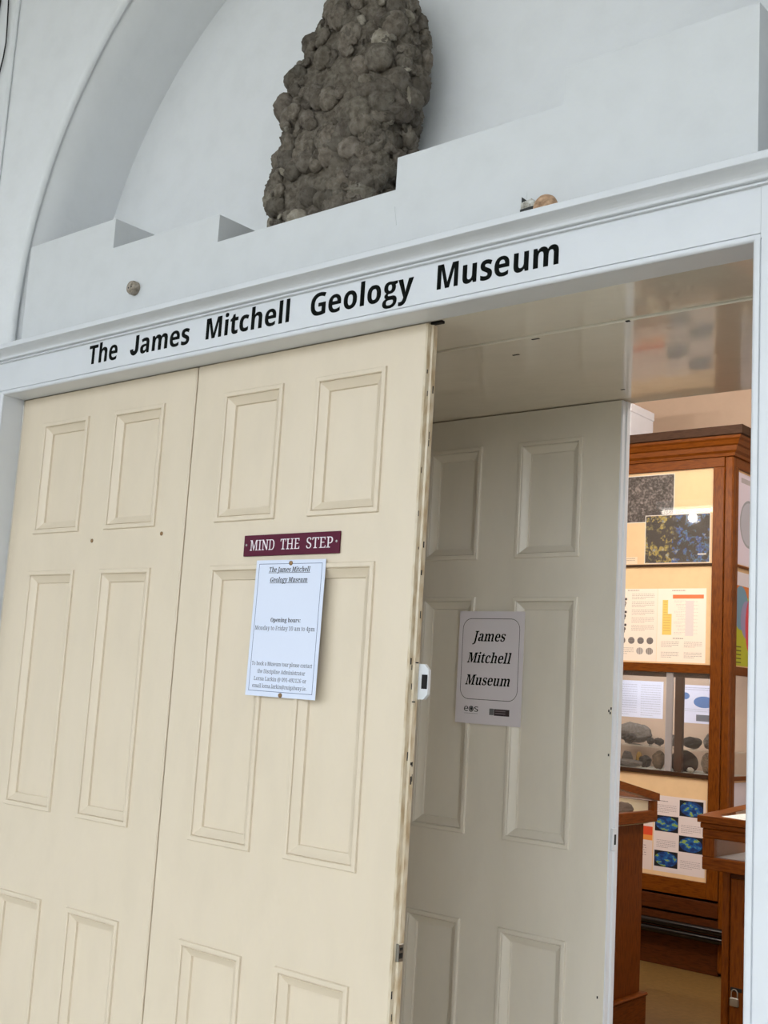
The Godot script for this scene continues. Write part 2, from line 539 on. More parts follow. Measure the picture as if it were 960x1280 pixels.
# ------------------------------------------------------------------ doors
func door_leaf(called: String, x0: float, x1: float, ytop: float, zf: float, cols: Array, rows: Array, thick: float, m: Material, edge: Material, label: String) -> Node3D:
	var n := thing(called, Vector3(x0, 0, zf), label, "door", "", "structure")
	var ch := 0.003
	var st := begin()
	var xs := [x0 + ch]
	for c in cols:
		xs.append(c[0]); xs.append(c[1])
	xs.append(x1 - ch)
	var yb := 0.012
	var ys := [yb]
	for i in range(rows.size() - 1, -1, -1):
		ys.append(rows[i][1]); ys.append(rows[i][0])
	ys.append(ytop)
	for i in xs.size() - 1:
		for j in ys.size() - 1:
			if i % 2 == 1 and j % 2 == 1: continue
			quad(st, Vector3(xs[i], ys[j], zf), Vector3(xs[i + 1], ys[j], zf), Vector3(xs[i + 1], ys[j + 1], zf), Vector3(xs[i], ys[j + 1], zf))
	var zb := zf - thick
	quad(st, Vector3(x1, yb, zb), Vector3(x0, yb, zb), Vector3(x0, ytop, zb), Vector3(x1, ytop, zb))
	quad(st, Vector3(x0, ytop, zf - ch), Vector3(x1, ytop, zf - ch), Vector3(x1, ytop, zb), Vector3(x0, ytop, zb))
	quad(st, Vector3(x0 + ch, ytop, zf), Vector3(x1 - ch, ytop, zf), Vector3(x1, ytop, zf - ch), Vector3(x0, ytop, zf - ch))
	quad(st, Vector3(x1, yb, zf), Vector3(x0, yb, zf), Vector3(x0, yb, zb), Vector3(x1, yb, zb))
	quad(st, Vector3(x0, yb, zf - ch), Vector3(x0 + ch, yb, zf), Vector3(x0 + ch, ytop, zf), Vector3(x0, ytop, zf - ch))
	quad(st, Vector3(x0, yb, zb), Vector3(x0, yb, zf - ch), Vector3(x0, ytop, zf - ch), Vector3(x0, ytop, zb))
	part(n, "leaf", commit(st), m)
	# the free edge: arris and two steps of the rebate
	st = begin()
	var zm := zf - thick * 0.5
	quad(st, Vector3(x1 - ch, yb, zf), Vector3(x1, yb, zf - ch), Vector3(x1, ytop, zf - ch), Vector3(x1 - ch, ytop, zf))
	quad(st, Vector3(x1, yb, zf - ch), Vector3(x1, yb, zm), Vector3(x1, ytop, zm), Vector3(x1, ytop, zf - ch))
	quad(st, Vector3(x1, yb, zm), Vector3(x1 + 0.004, yb, zm - 0.002), Vector3(x1 + 0.004, ytop, zm - 0.002), Vector3(x1, ytop, zm))
	quad(st, Vector3(x1 + 0.004, yb, zm - 0.002), Vector3(x1 + 0.004, yb, zb), Vector3(x1 + 0.004, ytop, zb), Vector3(x1 + 0.004, ytop, zm - 0.002))
	quad(st, Vector3(x1 + 0.004, yb, zb), Vector3(x1, yb, zb), Vector3(x1, ytop, zb), Vector3(x1 + 0.004, ytop, zb))
	part(n, "edge_strip", commit(st), edge, "worn painted edge")
	var prof := [Vector2(-0.0005, 0.0), Vector2(0.0005, 0.0045), Vector2(0.002, 0.0055), Vector2(0.0095, 0.0055), Vector2(0.0115, 0.004), Vector2(0.012, 0.0005)]
	for k in 7:
		var t := k / 6.0 * PI / 2
		prof.append(Vector2(0.0135 + 0.016 * (1.0 - cos(t)) * 0.6 + 0.016 * 0.4 * (t / (PI / 2)), 0.0025 - 0.0105 * sin(t) * 0.35 - 0.0105 * 0.65 * (1.0 - cos(t))))
	prof.append(Vector2(0.031, -0.0085))
	prof.append(Vector2(0.0325, -0.0135))
	for c in cols:
		for r in rows:
			st = begin()
			quad(st, Vector3(c[0], r[1], zf - 0.0135), Vector3(c[1], r[1], zf - 0.0135), Vector3(c[1], r[0], zf - 0.0135), Vector3(c[0], r[0], zf - 0.0135))
			quad(st, Vector3(c[1], r[1], zf - 0.0165), Vector3(c[0], r[1], zf - 0.0165), Vector3(c[0], r[0], zf - 0.0165), Vector3(c[1], r[0], zf - 0.0165))
			var p := part(n, "panel", commit(st), m)
			st = begin()
			picture_frame(st, c[0], r[1], c[1], r[0], zf, prof)
			part(p, "moulding", commit(st), m)
	return n

# ------------------------------------------------------------------ prints drawn as pictures
func ellipse(im: Image, cx: float, cy: float, rx: float, ry: float, f: Callable) -> void:
	for y in range(maxi(0, int(cy - ry)), mini(im.get_height(), int(cy + ry) + 1)):
		for x in range(maxi(0, int(cx - rx)), mini(im.get_width(), int(cx + rx) + 1)):
			var d := Vector2((x - cx) / rx, (y - cy) / ry)
			if d.length() <= 1.0:
				im.set_pixel(x, y, f.call(d))

func text_lines(im: Image, x: int, y: int, w: int, n: int, step: int, c: Color) -> void:
	for i in n:
		var x1 := x
		var full := w if i < n - 1 else int(w * 0.6)
		while x1 < x + full:
			var l := rng.randi_range(4, 13)
			im.fill_rect(Rect2i(x1, y + i * step, mini(l, x + full - x1), maxi(1, step / 3)), c)
			x1 += l + 3

func blank(w: int, h: int, c: Color) -> Image:
	var im := Image.create(w, h, false, Image.FORMAT_RGB8)
	im.fill(c)
	return im

func rock_photo(w: int, h: int, sd: int, colourful: bool) -> Image:
	var im := blank(w, h, Color(0.95, 0.93, 0.9))
	var a := FastNoiseLite.new()
	a.seed = sd
	a.noise_type = FastNoiseLite.TYPE_CELLULAR
	a.cellular_return_type = FastNoiseLite.RETURN_CELL_VALUE
	a.frequency = 0.055
	a.domain_warp_enabled = true
	a.domain_warp_amplitude = 18.0
	a.domain_warp_frequency = 0.03
	var b := FastNoiseLite.new()
	b.seed = sd + 1
	b.frequency = 0.07
	var g := FastNoiseLite.new()
	g.seed = sd + 2
	g.frequency = 0.012
	var m := 3
	for y in range(m, h - m):
		for x in range(m, w - m):
			var v := a.get_noise_2d(x, y)
			var f := b.get_noise_2d(x, y)
			var k := g.get_noise_2d(x, y)
			var c: Color
			if colourful:
				c = Color(0.10, 0.09, 0.07)
				if v > 0.72 - 0.5 * k: c = Color(0.62, 0.66, 0.66)
				elif v > 0.30 - 0.7 * k: c = Color(0.14, 0.32, 0.62) if x > w * 0.42 else Color(0.68, 0.60, 0.25)
				elif v > 0.12 - 0.5 * k: c = Color(0.42, 0.40, 0.22) if x < w * 0.5 else Color(0.30, 0.50, 0.62)
				elif v < -0.93: c = Color(0.55, 0.10, 0.16)
				c = c.darkened(clampf(0.12 - f * 0.5, 0.0, 0.5))
			else:
				var q := clampf(0.25 + 0.34 * f + 0.22 * v + 0.12 * k, 0.03, 0.8)
				c = Color(q * 1.02, q * 0.95, q * 0.93)
			im.set_pixel(x, y, c)
	if colourful:
		im.fill_rect(Rect2i(int(w * 0.82), int(h * 0.82), int(w * 0.13), 5), Color(0.95, 0.93, 0.9))
	return im

func globe_colour(d: Vector2, n: FastNoiseLite, s: float) -> Color:
	var v := n.get_noise_2d(d.x * 40.0 + s * 100.0, d.y * 40.0)
	if v > 0.30: return Color(0.55, 0.66, 0.30)
	if v > 0.24: return Color(0.35, 0.62, 0.60)
	return Color(0.05, 0.20, 0.45).lerp(Color(0.10, 0.38, 0.66), clampf(v * 3.0 + 0.8, 0.0, 1.0))

func print_thing(called: String, im: Image, o: Vector3, u: Vector3, v: Vector3, label: String, category := "poster", group := "") -> MeshInstance3D:
	return solo(called, sheet_mesh(o, u, v), image_mat(im), label, category, group)

# ------------------------------------------------------------------ scene
func _ready() -> void:
	# camera
	var cam := Camera3D.new()
	cam.name = "camera"
	add_child(cam)
	cam.position = Vector3(2.14735, 1.5, 1.80036)
	cam.rotation = Vector3(deg_to_rad(8.55198), deg_to_rad(40.24725), deg_to_rad(3.49693))
	cam.fov = 47.6283
	cam.near = 0.05
	cam.far = 100.0
	cam.current = true
	# sky: bright overcast day, enters through the hall windows
	var env := Environment.new()
	var sky := Sky.new()
	var sm := ProceduralSkyMaterial.new()
	sm.sky_top_color = Color(0.90, 0.94, 0.98)
	sm.sky_horizon_color = Color(0.94, 0.96, 0.98)
	sm.ground_bottom_color = Color(0.45, 0.45, 0.42)
	sm.ground_horizon_color = Color(0.62, 0.63, 0.62)
	sky.sky_material = sm
	env.background_mode = Environment.BG_SKY
	env.sky = sky
	env.background_energy_multiplier = 5.2
	env.tonemap_mode = Environment.TONE_MAPPER_LINEAR
	env.tonemap_exposure = 1.0
	env.sdfgi_enabled = true
	env.ssao_enabled = true
	env.ssil_enabled = true
	var we := WorldEnvironment.new()
	we.name = "world_environment"
	we.environment = env
	add_child(we)

	make_materials()
	build_hall()
	build_wall()
	build_frame()
	build_doors()
	build_box()
	build_fossil()
	build_notices()
	build_museum_room()
	build_cabinet()
	build_desks()
	build_museum_lamps()

# ---- the hall in front of the doorway
func build_hall() -> void:
	var t := 0.3
	var x0 := -5.2
	var x1 := 8.0
	var z1 := 4.6
	var yt := 4.4
	solo("floor", boxmesh(Vector3(x0 - t, -0.2, -0.8), Vector3(x1 + t, 0.0, z1 + t), 0.0), M.hallfloor, "pale stone hall floor in front of the doorway", "floor", "", "structure")
	solo("ceiling", boxmesh(Vector3(x0 - t, yt, -0.8), Vector3(x1 + t, yt + 0.2, z1 + t), 0.0), M.ceiling, "white plaster ceiling of the hall", "ceiling", "", "structure")
	solo("wall_left", boxmesh(Vector3(x0 - t, 0, 0), Vector3(x0, yt, z1 + t), 0.0), M.plaster, "white plaster end wall of the hall", "wall", "", "structure")
	solo("wall_right", boxmesh(Vector3(x1, 0, 0), Vector3(x1 + t, yt, z1 + t), 0.0), M.plaster, "white plaster end wall of the hall behind the viewer", "wall", "", "structure")
	# window wall opposite the doorway: openings cut between piers
	var st := begin()
	var wins := [[-4.4, -2.6], [-1.7, 0.1], [0.6, 2.5], [2.8, 5.1], [5.35, 7.65]]
	var wy0 := 0.6
	var wy1 := 4.2
	box(st, Vector3(x0 - t, 0, z1), Vector3(x1 + t, wy0, z1 + t))
	box(st, Vector3(x0 - t, wy1, z1), Vector3(x1 + t, yt, z1 + t))
	var px := x0 - t
	for w in wins:
		box(st, Vector3(px, wy0, z1), Vector3(w[0], wy1, z1 + t))
		px = w[1]
	box(st, Vector3(px, wy0, z1), Vector3(x1 + t, wy1, z1 + t))
	solo("wall_back", commit(st), M.plaster, "white plaster window wall of the hall opposite the doorway", "wall", "", "structure")
	var k := 1
	for w in wins:
		var n := thing("window_%d" % k, Vector3(w[0], wy0, z1 + 0.1), "tall white sash window of the hall", "window", "hall windows", "structure")
		st = begin()
		box(st, Vector3(w[0], wy0, z1 + 0.1), Vector3(w[1], wy0 + 0.06, z1 + 0.16))
		box(st, Vector3(w[0], wy1 - 0.06, z1 + 0.1), Vector3(w[1], wy1, z1 + 0.16))
		box(st, Vector3(w[0], wy0, z1 + 0.1), Vector3(w[0] + 0.06, wy1, z1 + 0.16))
		box(st, Vector3(w[1] - 0.06, wy0, z1 + 0.1), Vector3(w[1], wy1, z1 + 0.16))
		box(st, Vector3(w[0], (wy0 + wy1) * 0.5 - 0.03, z1 + 0.1), Vector3(w[1], (wy0 + wy1) * 0.5 + 0.03, z1 + 0.16))
		box(st, Vector3((w[0] + w[1]) * 0.5 - 0.02, wy0, z1 + 0.1), Vector3((w[0] + w[1]) * 0.5 + 0.02, wy1, z1 + 0.16))
		part(n, "window_frame", commit(st), M.white)
		k += 1

# ---- wall with the arched recess
func build_wall() -> void:
	var cx := 0.339
	var cy := 2.495
	var r := 1.178
	var zf := 0.01
	var zb := -0.255
	var seg := 72
	var n := thing("wall_front", Vector3(0, 0, 0), "white plaster wall with an arched recess above the doorway", "wall", "", "structure")
	# face
	var st := begin()
	var poly := PackedVector2Array()
	poly.append(Vector2(-6.2, 0)); poly.append(Vector2(cx - r - 0.014, 0))
	for i in seg + 1:
		var a := PI - PI * i / seg
		poly.append(Vector2(cx + (r + 0.014) * cos(a), cy + (r + 0.014) * sin(a)))
	poly.append(Vector2(cx + r + 0.014, 0)); poly.append(Vector2(8.2, 0)); poly.append(Vector2(8.2, 4.5)); poly.append(Vector2(-6.2, 4.5))
	var t := Geometry2D.triangulate_polygon(poly)
	for i in range(0, t.size(), 3):
		var a := poly[t[i]]
		var b := poly[t[i + 1]]
		var c := poly[t[i + 2]]
		if (b - a).cross(c - a) < 0:
			var w := b
			b = c
			c = w
		tri(st, Vector3(a.x, a.y, zf), Vector3(b.x, b.y, zf), Vector3(c.x, c.y, zf))
	part(n, "plaster_face", commit(st), M.plaster)
	# rounded arris and soffit of the arch
	st = begin()
	st.set_smooth_group(1)
	var prof := []
	for k in 5:
		var q := k / 4.0 * PI / 2
		prof.append(Vector2(r + 0.014 * (1.0 - sin(q)), zf - 0.014 * (1.0 - cos(q))))
	prof.append(Vector2(r, zf - 0.016))
	prof.append(Vector2(r + 0.007, zf - 0.018))
	prof.append(Vector2(r + 0.007, zf - 0.024))
	prof.append(Vector2(r, zf - 0.026))
	prof.append(Vector2(r, -0.1))
	prof.append(Vector2(r, zb))
	for k in prof.size() - 1:
		var p: Vector2 = prof[k]
		var q: Vector2 = prof[k + 1]
		for i in range(-2, seg + 2):
			var pts := []
			for e in [[i, p], [i + 1, p], [i + 1, q], [i, q]]:
				var v: Vector2 = e[1]
				var w := Vector3(0, 0, v.y)
				if e[0] < 0: w += Vector3(cx - v.x, cy + 1.0 * e[0] * 0.09, 0)
				elif e[0] > seg: w += Vector3(cx + v.x, cy - 1.0 * (e[0] - seg) * 0.09, 0)
				else:
					var a := PI - PI * float(e[0]) / seg
					w += Vector3(cx + v.x * cos(a), cy + v.x * sin(a), 0)
				pts.append(w)
			quad(st, pts[0], pts[1], pts[2], pts[3])
	part(n, "arch_soffit", commit(st), M.plaster)
	st = begin()
	quad(st, Vector3(cx - r - 0.05, 2.27, zb), Vector3(cx + r + 0.05, 2.27, zb), Vector3(cx + r + 0.05, cy + r + 0.05, zb), Vector3(cx - r - 0.05, cy + r + 0.05, zb))
	part(n, "tympanum", commit(st), M.plaster)
	# shallow pier at the left
	part(n, "pier", boxmesh(Vector3(-3.0, 0, 0.008), Vector3(-0.995, 4.4, 0.024), 0.006), M.plaster)
	# ledge that carries the stepped box
	part(n, "ledge", boxmesh(Vector3(cx - r, 2.29, zb), Vector3(cx + r, 2.3735, 0.012), 0.0), M.boxwhite)
	# cables on the pier
	var c1 := solo("cable", null, M.cable, "thin black cable curving down the pier left of the arch", "cable")
	st = begin()
	var pts := [Vector3(-1.040, 3.80, 0.03), Vector3(-1.040, 3.59, 0.03), Vector3(-1.030, 3.50, 0.03), Vector3(-1.024, 3.43, 0.03), Vector3(-1.030, 3.38, 0.03), Vector3(-1.045, 3.32, 0.03), Vector3(-1.075, 3.24, 0.03), Vector3(-1.12, 3.15, 0.03)]
	tube(st, pts, 0.0022, 6)
	c1.mesh = commit(st)
	var c2 := solo("cable", null, M.cable, "thin black cable hanging straight on the pier beside the curved one", "cable")
	st = begin()
	tube(st, [Vector3(-1.085, 3.8, 0.03), Vector3(-1.088, 3.6, 0.03), Vector3(-1.094, 3.5, 0.03), Vector3(-1.11, 3.4, 0.03), Vector3(-1.14, 3.3, 0.03)], 0.003, 6)
	c2.mesh = commit(st)

# ---- door frame, cornice, lettering, porch lining
func build_frame() -> void:
	var xl := -0.7485
	var xr := 1.427
	var yh := 2.247
	var zf := 0.07
	var n := thing("trim_1", Vector3(0.339, 0, 0.01), "white painted door frame with moulded cornice and black lettering", "door frame", "", "structure")
	# jambs with a beaded inner edge
	for s in [-1.0, 1.0]:
		var xi := xl if s < 0 else xr
		var xo: float = xi + s * 0.17
		var st := begin()
		var prof := [Vector2(0.0, 0.0), Vector2(0.0, zf - 0.006)]
		for k in 5:
			var a := k / 4.0 * PI / 2
			prof.append(Vector2(0.0065 - 0.0065 * cos(a), zf - 0.0065 + 0.0065 * sin(a)))
		prof.append(Vector2(0.0125, zf)); prof.append(Vector2(0.0135, zf - 0.0035)); prof.append(Vector2(0.015, zf - 0.0035)); prof.append(Vector2(0.016, zf + 0.0005)); prof.append(Vector2(0.17, zf + 0.0005)); prof.append(Vector2(0.17, 0.0))
		var poly := PackedVector2Array()
		for p in prof:
			poly.append(Vector2(xi + s * p.x, p.y))
		prism(st, poly, "y", 0.0, 2.2505)
		if s > 0: box(st, Vector3(xr + 0.0144, 2.2505, 0.0), Vector3(xo, 2.3395, zf + 0.0005))
		part(n, "jamb", commit(st), M.white)
	# head
	var st := begin()
	var hp := PackedVector2Array()
	hp.append(Vector2(0.0, yh)); hp.append(Vector2(zf - 0.006, yh))
	for k in 5:
		var a := k / 4.0 * PI / 2
		hp.append(Vector2(zf - 0.0065 + 0.0065 * sin(a), yh + 0.0055 - 0.0055 * cos(a)))
	hp.append(Vector2(zf, yh + 0.0095)); hp.append(Vector2(zf - 0.003, yh + 0.0102)); hp.append(Vector2(zf - 0.003, yh + 0.0115)); hp.append(Vector2(zf, yh + 0.0122))
	hp.append(Vector2(zf, 2.345)); hp.append(Vector2(0.0, 2.345))
	prism(st, hp, "x", xl - 0.17, 1.4408)
	part(n, "head", commit(st), M.white)
	# cornice
	st = begin()
	var cp := PackedVector2Array()
	cp.append(Vector2(0.0, 2.339)); cp.append(Vector2(zf + 0.008, 2.339)); cp.append(Vector2(zf + 0.0085, 2.3415)); cp.append(Vector2(zf + 0.006, 2.3425)); cp.append(Vector2(zf + 0.006, 2.3438)); cp.append(Vector2(zf + 0.015, 2.3442))
	for k in 7:
		var a := k / 6.0 * PI / 2
		cp.append(Vector2(zf + 0.0165 + 0.032 * (1.0 - cos(a)), 2.3455 + 0.0145 * sin(a)))
	cp.append(Vector2(zf + 0.0505, 2.360)); cp.append(Vector2(zf + 0.0515, 2.3612)); cp.append(Vector2(zf + 0.0515, 2.3725)); cp.append(Vector2(zf + 0.0505, 2.3737)); cp.append(Vector2(0.0, 2.3737))
	prism(st, cp, "x", xl - 0.20, xr + 0.30)
	part(n, "cornice", commit(st), M.white)
	# lettering
	var o := Vector3(0, 0, zf)
	for w in [["The", -0.3549, 0.1191], ["James", -0.1836, 0.2253], ["Mitchell", 0.1012, 0.274], ["Geology", 0.44, 0.2839], ["Museum", 0.784, 0.2784]]:
		if w[0] == "James":
			var st2 := begin()
			var sw := 0.0125
			var x0: float = w[1]
			var cr := 0.0165
			var yb := 2.2805
			var ring := PackedVector2Array()
			ring.append(Vector2(x0 + 2.0 * cr, yb + 0.0505)); ring.append(Vector2(x0 + 2.0 * cr - sw, yb + 0.0505))
			for k in 9:
				var a := -PI * k / 8.0
				ring.append(Vector2(x0 + cr + (cr - sw) * cos(a), yb + cr + (cr - sw * 0.85) * sin(a)))
			for k in 9:
				var a := -PI + PI * k / 8.0
				ring.append(Vector2(x0 + cr + cr * cos(a), yb + cr - 0.0008 + cr * sin(a)))
			prism(st2, ring, "z", zf, zf + 0.0006)
			var rest := words_mesh("ames", "Droid Sans", true, o, Vector3.RIGHT, Vector3.UP, x0 + 0.0405, yb, w[2] - 0.0405, 0.0505, 0.0, 0.0006)
			st2.generate_normals()
			var whole := st2.commit()
			var st3 := SurfaceTool.new()
			st3.append_from(whole, 0, Transform3D.IDENTITY)
			st3.append_from(rest, 0, Transform3D.IDENTITY)
			part(n, "lettering", st3.commit(), M.ink, "black letters reading James")
			continue
		part(n, "lettering", words_mesh(w[0], "Droid Sans", true, o, Vector3.RIGHT, Vector3.UP, w[1], 2.2805, w[2], 0.0505, 0.0, 0.0006), M.ink, "black letters reading " + w[0])
	# porch lining between the outer and the inner doors
	var lin := thing("trim_2", Vector3(0.339, 2.25, -0.38), "glossy off-white boards lining the doorway overhead and at the sides", "door lining", "", "structure")
	part(lin, "soffit_board", boxmesh(Vector3(xl - 0.02, 2.2535, -0.1945), Vector3(xr + 0.02, 2.29, -0.001), 0.0015), M.lining)
	part(lin, "soffit_board", boxmesh(Vector3(xl - 0.02, 2.2490, -0.71), Vector3(xr + 0.02, 2.29, -0.1960), 0.002), M.lining)
	part(lin, "side_board", boxmesh(Vector3(xl - 0.02, 0.0, -0.80), Vector3(xl, 2.2485, -0.001), 0.001), M.lining)
	part(lin, "side_board", boxmesh(Vector3(xr, 0.0, -0.80), Vector3(xr + 0.02, 2.2485, -0.001), 0.001), M.lining)
	for h in [[0.7366, -0.2882, 0.011], [0.8374, -0.21, 0.012], [1.0609, -0.1995, 0.006], [0.805, -0.655, 0.007]]:
		var y := 2.2490
		part(lin, "paint_chip", boxmesh(Vector3(h[0] - h[2] * 0.8, y - 0.0006, h[1] - 0.003), Vector3(h[0] + h[2] * 0.8, y + 0.002, h[1] + 0.003), 0.0003), M.dark, "dark chip in the paint")
	part(lin, "paint_chip", boxmesh(Vector3(0.702, 2.2480, -0.030), Vector3(0.731, 2.2540, -0.020), 0.0003), M.dark, "dark gap over the door leaf")

# ---- door leaves
func build_doors() -> void:
	var rows := [[2.1664, 1.8554], [1.7529, 1.1341], [0.9201, 0.25]]
	var d1 := door_leaf("door_1", -0.7455, -0.0025, 2.2445, 0.0, [[-0.6312, -0.4245], [-0.3149, -0.1116]], rows, 0.03, M.cream, M.cream, "cream six-panelled door leaf with two screw holes, against the left jamb")
	for h in [[-0.3617, 1.8282], [-0.0829, 1.8366]]:
		var st := begin()
		lathe_z(st, Vector3(h[0], h[1], 0.0), [Vector2(0.0052, 0.0001), Vector2(0.005, 0.0012), Vector2(0.0035, 0.0013), Vector2(0.0, 0.0004)], 12)
		part(d1, "screw", commit(st), M.brass, "small dark screw head")
	var d2 := door_leaf("door_2", 0.0025, 0.7096, 2.2445, 0.0, [[0.1073, 0.3049], [0.4067, 0.6083]], rows, 0.03, M.cream, M.worn_edge, "cream six-panelled door leaf with worn edge carrying the step sign and notice")
	# lock keep on the free edge
	var st := begin()
	var zk := -0.031
	var poly := PackedVector2Array([Vector2(0.700, 1.478), Vector2(0.728, 1.480), Vector2(0.737, 1.490), Vector2(0.737, 1.538), Vector2(0.726, 1.549), Vector2(0.700, 1.549)])
	prism(st, poly, "z", zk - 0.008, zk)
	var keep := part(d2, "lock_keep", commit(st), M.white, "white painted lock plate")
	part(keep, "slot", boxmesh(Vector3(0.7215, 1.5005, zk - 0.002), Vector3(0.7355, 1.5285, zk + 0.0012), 0.0004), M.dark, "black slot")
	st = begin()
	for p in [[0.714, 1.551, -0.022, 0.004], [0.714, 1.474, -0.018, 0.004]]:
		box(st, Vector3(p[0] - 0.001, p[1] - 0.0012, p[2] - p[3]), Vector3(p[0] + 0.0012, p[1] + 0.0012, p[2] + p[3]))
	part(keep, "screw", commit(st), M.dark)
	# old latch further down the edge
	st = begin()
	cbox(st, Vector3(0.7085, 0.984, -0.029), Vector3(0.7155, 1.017, -0.012), 0.001)
	var latch := part(d2, "latch", commit(st), M.steel, "tarnished metal latch")
	st = begin()
	box(st, Vector3(0.7152, 0.990, -0.025), Vector3(0.7162, 1.000, -0.016))
	box(st, Vector3(0.7152, 1.005, -0.025), Vector3(0.7162, 1.010, -0.017))
	part(latch, "latch_hole", commit(st), M.dark)
	rng.seed = 4
	st = begin()
	for k in 26:
		var y := rng.randf_range(0.6, 2.15)
		var z := rng.randf_range(-0.027, -0.004)
		var l := rng.randf_range(0.002, 0.008)
		var w := rng.randf_range(0.0008, 0.002)
		var x := 0.7096 if z > -0.015 else 0.7136
		box(st, Vector3(x - 0.001, y - l, z - w), Vector3(x + 0.0004, y + l, z + w))
	var chips := part(d2, "paint_chip", commit(st), M.dark, "small dark chips in the paint of the edge")
	chips.set_meta("kind", "stuff")
	# inner leaves at the far side of the thick wall
	var d3 := door_leaf("door_3", 0.0395, 0.7538, 2.2505, -0.75, [[0.1501, 0.33], [0.4502, 0.645]], rows, 0.035, M.lining_satin, M.white, "shaded off-white six-panelled inner door leaf carrying the museum name sheet")
	st = begin()
	cbox(st, Vector3(0.7535, 1.146, -0.780), Vector3(0.7590, 1.198, -0.757), 0.001)
	var sp := part(d3, "strike_plate", commit(st), M.white, "white painted strike plate")
	part(sp, "slot", boxmesh(Vector3(0.7580, 1.160, -0.773), Vector3(0.7594, 1.184, -0.764), 0.0003), M.dark)
	st = begin()
	for p in [[0.742, 1.475], [0.748, 1.481], [0.746, 1.47], [0.745, 1.37], [0.735, 0.81]]:
		box(st, Vector3(p[0] - 0.002, p[1] - 0.003, -0.7505), Vector3(p[0] + 0.0015, p[1] + 0.003, -0.7496))
	var c3 := part(d3, "paint_chip", commit(st), M.dark)
	c3.set_meta("kind", "stuff")
	door_leaf("door_4", -0.70, 0.0365, 2.2505, -0.75, [[-0.59, -0.40], [-0.29, -0.09]], rows, 0.035, M.lining_satin, M.lining_satin, "inner door leaf closed behind the two cream leaves")

# ---- stepped white box above the cornice
func build_box() -> void:
	var zf := 0.035
	var zb := -0.253
	var yb := 2.3738
	var n := thing("stepped_box", Vector3(0.339, yb, -0.1), "white stepped plinth box above the cornice, low in the middle under the fossil", "plinth")
	var xs := [-0.742, -0.347, 0.0733, 0.631, 1.0387, 1.420]
	var ys := [2.693, 2.610, 2.540, 2.612, 2.689]
	var out := PackedVector2Array([Vector2(xs[0], yb), Vector2(xs[5], yb)])
	for i in [4, 3, 2, 1, 0]:
		out.append(Vector2(xs[i + 1], ys[i]))
		out.append(Vector2(xs[i], ys[i]))
	var bst := begin()
	prism(bst, out, "z", zb, zf)
	part(n, "stepped_body", commit(bst), M.boxwhite)
	bst = begin()
	prism(bst, PackedVector2Array([Vector2(0.080, yb), Vector2(0.964, yb), Vector2(0.964, 2.456), Vector2(0.640, 2.458), Vector2(0.6309, 2.503), Vector2(0.080, 2.503)]), "z", zf, zf + 0.0009)
	part(n, "front_strip", commit(bst), M.boxwhite)
	# wooden knob on the face of the box
	var st := begin()
	lathe_z(st, Vector3(-0.232, 2.476, zf), [Vector2(0.018, 0.0), Vector2(0.0185, 0.012), Vector2(0.0165, 0.017), Vector2(0.010, 0.019), Vector2(0.0, 0.0195)], 24)
	var knob := part(n, "knob", commit(st), stone_mat(Color(0.72, 0.69, 0.65)), "small round grey knob with two holes")
	st = begin()
	for p in [[-0.237, 2.474], [-0.226, 2.475]]:
		lathe_z(st, Vector3(p[0], p[1], zf + 0.0185), [Vector2(0.0022, -0.002), Vector2(0.0022, 0.001), Vector2(0.0, 0.001)], 8)
	part(knob, "hole", commit(st), M.dark)
	# loose stones lying on the cornice
	var b := stone_mesh(Vector3.ZERO, Vector3(0.025, 0.026, 0.021), 3, 0.04, 0.0)
	var s := solo("pebble", b, stone_mat(Color(0.86, 0.72, 0.60)), "smooth peach-coloured rounded pebble lying on the cornice", "pebble")
	s.position = Vector3(1.033, 2.3737 - b.get_aabb().position.y, 0.075)
	var c := thing("banded_stone", Vector3(0.985, 2.3737, 0.06), "small black and white banded stone on the cornice beside the peach pebble", "stone")
	st = begin()
	prism(st, PackedVector2Array([Vector2(0.966, 2.3738), Vector2(1.003, 2.3738), Vector2(1.012, 2.405), Vector2(1.004, 2.412), Vector2(0.966, 2.410)]), "z", 0.0435, 0.060)
	part(c, "dark_band", commit(st), mat(Color(0.06, 0.07, 0.06), 0.5))
	st = begin()
	prism(st, PackedVector2Array([Vector2(0.966, 2.4102), Vector2(1.004, 2.4122), Vector2(0.990, 2.428), Vector2(0.966, 2.424)]), "z", 0.0435, 0.058)
	part(c, "white_band", commit(st), stone_mat(Color(0.88, 0.89, 0.88)))
	st = begin()
	prism(st, PackedVector2Array([Vector2(0.966, 2.4242), Vector2(0.978, 2.4262), Vector2(0.966, 2.437)]), "z", 0.0435, 0.056)
	part(c, "tip", commit(st), mat(Color(0.06, 0.07, 0.06), 0.5))

